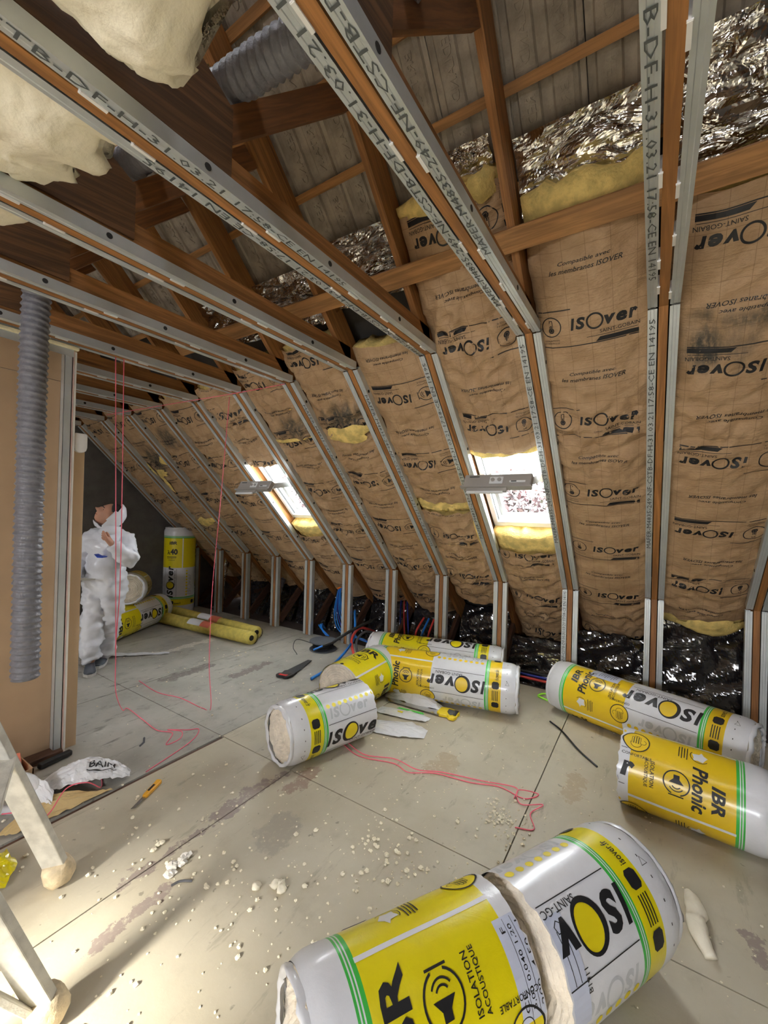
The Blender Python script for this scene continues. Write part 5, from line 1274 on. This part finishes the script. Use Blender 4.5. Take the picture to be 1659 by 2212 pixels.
X = .86 - .12 * u + .03 * v; Y_ = 2.46 + .16 * u + .05 * v; Z_ = .01 + .14 * v * np.sin(PI * (.15 + .7 * u)) + .014 * np.abs(ridge(u * 6, v * 6, 8))
o = mesh_obj('side_flap', np.stack([X, Y_, Z_], -1).reshape(-1, 3), grid_f(nu2, 16), M_BAG, t); o.modifiers.new('f', 'SOLIDIFY').thickness = .0015
o = tag(mesh_obj('tape_roll', *tube_vf([(.765 + .075 * math.cos(a), 2.62 - .05 * math.cos(a), .095 + .08 * math.sin(a)) for a in np.linspace(0, 2 * PI, 40)], .02, 8), M_BAG, smooth=True), 'white roll of tape on edge between the ladder leg and the torn bag', 'tape roll')
o = sheet('yellow_wrap', [(.50, 2.30), (.60, 2.36), (.66, 2.33), (.66, 2.20), (.60, 2.12), (.48, 2.15)], 10, .02, M_FY, 'crumpled yellow wrap at the left edge beside the ladder leg', 'plastic wrap', 11, .03)
# open cardboard box with a red packet
t = thing('cardboard_box', 'open brown cardboard box at the partition foot, left edge', 'box', (.72, 2.86, 0))
M_CARD = simple('cardboard', (.42, .27, .15), .8, var=.08)
B0, B1 = (.55, 2.76), (.885, 2.965)
for lo, hi in (((B0[0], B0[1], 0), (B1[0], B0[1] + .006, .11)), ((B0[0], B1[1] - .006, 0), (B1[0], B1[1], .11)), ((B0[0], B0[1], 0), (B0[0] + .006, B1[1], .11)), ((B1[0] - .006, B0[1], 0), (B1[0], B1[1], .11)), ((B0[0], B0[1], 0), (B1[0], B1[1], .006))):
    V, F = box_vf(lo, hi); mesh_obj('box_wall', V, F, M_CARD, t)
V, F = bar_vf((.60, 2.965, .11), (.80, 2.99, .17), .004, .12, (0, 1, .4)); mesh_obj('box_flap', V, F, M_CARD, t)
t = thing('red_packet', 'red and white packet inside the cardboard box', 'packet', (.80, 2.87, .006))
V, F = bar_vf((.74, 2.90, .09), (.86, 2.86, .10), .10, .10, (.3, 1, .5)); o = bevel(mesh_obj('carton', V, F, M_RED, t), .006)
V, F = bar_vf((.77, 2.832, .115), (.84, 2.81, .12), .055, .004, (.1, .55, .6)); mesh_obj('white_panel', V, F, M_PW, t)
V, F = bar_vf((.96, 2.93, .02), (1.13, 2.955, .02), .03, .036, (0, 0, 1)); bevel(tag(mesh_obj('black_baton', V, F, M_BLK), 'black rubber baton against the partition end', 'baton'), .008, 3)

# ------------------------------------------------------------------ splattered stepladder at the left edge
M_LAD = simple('splattered_ladder_paint', (.62, .60, .54), .7, var=.14, scale=18., bump=.35)
M_WRAP = simple('foot_wrapping', (.66, .54, .36), .7, var=.2, scale=25., bump=.6)
t = thing('stepladder', 'paint splattered stepladder at the left edge, feet wrapped in tape', 'stepladder', (.6, 1.75, 0))
dl_ = np.array([-.33, 0., .94]); dl_ /= np.linalg.norm(dl_)
for (fx, fy, w_) in ((.745, 1.98, .085), (.535, 1.46, .075)):
    a = np.array([fx, fy, .0]); b = a + dl_ * 1.6
    V, F = bar_vf(a + dl_ * .03, b, w_, .03, (.6, -.75, .1)); bevel(mesh_obj('leg', V, F, M_LAD, t), .004)
    P = np.array([a + dl_ * q for q in (.012, .03, .06, .085, .10)]); V, F = tube_vf(P, [.036, .052, .054, .05, .044], 14); V = V + .004 * vnoise(V[:, 0] * 60, V[:, 1] * 60, V[:, 2] * 60, 3)[:, None]; V[:, 2] = np.maximum(V[:, 2], .001)
    mesh_obj('foot_wrap', V, F, M_WRAP, t, True)
a, b = np.array([.745, 1.98, 0]) + dl_ * .25 + np.array([.028, .03, .0]), np.array([.745, 1.98, 0]) + dl_ * 1.5 + np.array([.028, .03, 0])
V, F = bar_vf(a, b, .03, .02, (.6, -.75, .1)); mesh_obj('hinge_rail', V, F, M_ALU, t)
for q in (.62, .95, 1.28):
    V, F = bar_vf(np.array([.745, 1.98, 0]) + dl_ * q, np.array([.535, 1.46, 0]) + dl_ * q, .08, .025, (1, 0, 0)); bevel(mesh_obj('tread', V, F, M_LAD, t), .003)
V, F = bar_vf(np.array([.505, 1.46, .03]), np.array([.12, 1.5, .62]), .03, .02, (0, 1, 0)); bevel(mesh_obj('brace', V, F, M_LAD, t), .003)
for fy in (1.98, 1.46):
    V, F = bar_vf((-.55, fy, 0.0), np.array([.64, fy, 0]) + dl_ * 1.55, .06, .03, (0, 1, 0)); mesh_obj('rear_leg', V, F, M_LAD, t)

# ------------------------------------------------------------------ wool scraps on the floor
def lump(c, r, g, fl=.6):
    nu, nv = 5, 8; V = []
    for i in range(nu):
        th = PI * (i + .5) / nu
        for j in range(nv):
            q = r * (.7 + .6 * g.random()); p = 2 * PI * j / nv
            V.append((c[0] + q * math.sin(th) * math.cos(p), c[1] + q * math.sin(th) * math.sin(p), max(.0006, r * fl * (1 + math.cos(th)) * (.6 + .5 * g.random()))))
    return V, grid_f(nu, nv, True) + [tuple(range(nv - 1, -1, -1)), tuple((nu - 1) * nv + j for j in range(nv))]
g = np.random.default_rng(5); pts = []
for (cx, cy, sx, sy, n, r0, r1) in ((1.5, 1.2, .5, .5, 260, .002, .008), (2.12, .62, .07, .06, 110, .003, .009), (1.62, .97, .09, .12, 60, .003, .012), (1.0, 1.4, .25, .35, 120, .003, .011), (2.2, 1.0, .5, .6, 160, .002, .006), (1.0, 2.0, .3, .25, 60, .003, .010), (1.45, .85, .25, .15, 70, .003, .012), (2.9, .6, .4, .5, 90, .002, .006), (2.3, 3.4, .5, .7, 120, .003, .010), (1.8, -.1, .3, .2, 50, .002, .006)):
    for i in range(n): pts.append((cx + sx * g.normal(), cy + sy * g.normal(), r0 + (r1 - r0) * g.random() ** 2.2))
parts_ = [lump((x, y), r, g) for x, y, r in pts if x < 3.8 and not (x < 1.1 and y > 2.9)]
V, F = merge(parts_); o = mesh_obj('wool_crumbs', V, F, M_WOOLC, origin=(0, 0, 0)); tag(o, 'scattered crumbs of cream glass wool over the floor', 'debris'); o['kind'] = 'stuff'
SCR = [((1.22, 1.25), .045, 'pale wool clump alone on the cream floor left of the sliced roll'), ((1.06, 1.84), .028, 'small wool clump near the ladder foot shadow')]
for c, r, lab in SCR:
    V, F = merge([lump((c[0] + r * .5 * g.normal(), c[1] + r * .5 * g.normal()), r * .45, g) for _ in range(5)]); tag(mesh_obj('wool_scrap', V, F, M_WOOLC, smooth=True), lab, 'wool scrap')
P = spline([(2.14, -.15, .012), (2.05, -.17, .02), (1.96, -.17, .018), (1.87, -.20, .008)], 24); th = np.linspace(0, 1, len(P))
V, F = tube_vf(P, .012 + .020 * np.sin(PI * (.15 + .75 * (1 - th))) + .005 * vnoise(th * 12, 0 * th, 0, 2), 10); V = V + .006 * vnoise(V[:, 0] * 50, V[:, 1] * 50, V[:, 2] * 50, 4)[:, None]; V[:, 2] = np.maximum(V[:, 2], .001)
tag(mesh_obj('wool_scrap', V, F, M_WOOLC, smooth=True), 'long pale strip of torn wool beside the rear half roll', 'wool scrap')
V, F = merge([lump((1.0 + .05 * i * .6, 1.66 + .028 * i * .3 + .01 * g.normal()), .024, g, .5) for i in range(4)]); tag(mesh_obj('white_paper_scrap', V, F, M_PLAST), 'crumpled white scrap on the worn purple floor joint', 'scrap')
V, F = tube_vf(spline([(.975, 1.602, .003), (1.005, 1.588, .006), (1.035, 1.553, .003)], 10), .0045, 6); tag(mesh_obj('dark_sliver', V, F, M_GRYC), 'thin dark sliver on the cream floor', 'scrap')
V, F = tube_vf([(1.415, 2.715, .004), (1.45, 2.735, .006), (1.48, 2.79, .004)], .006, 6); tag(mesh_obj('dark_sliver', V, F, M_GRYC), 'short black offcut beside the pink string on the grey floor', 'scrap')
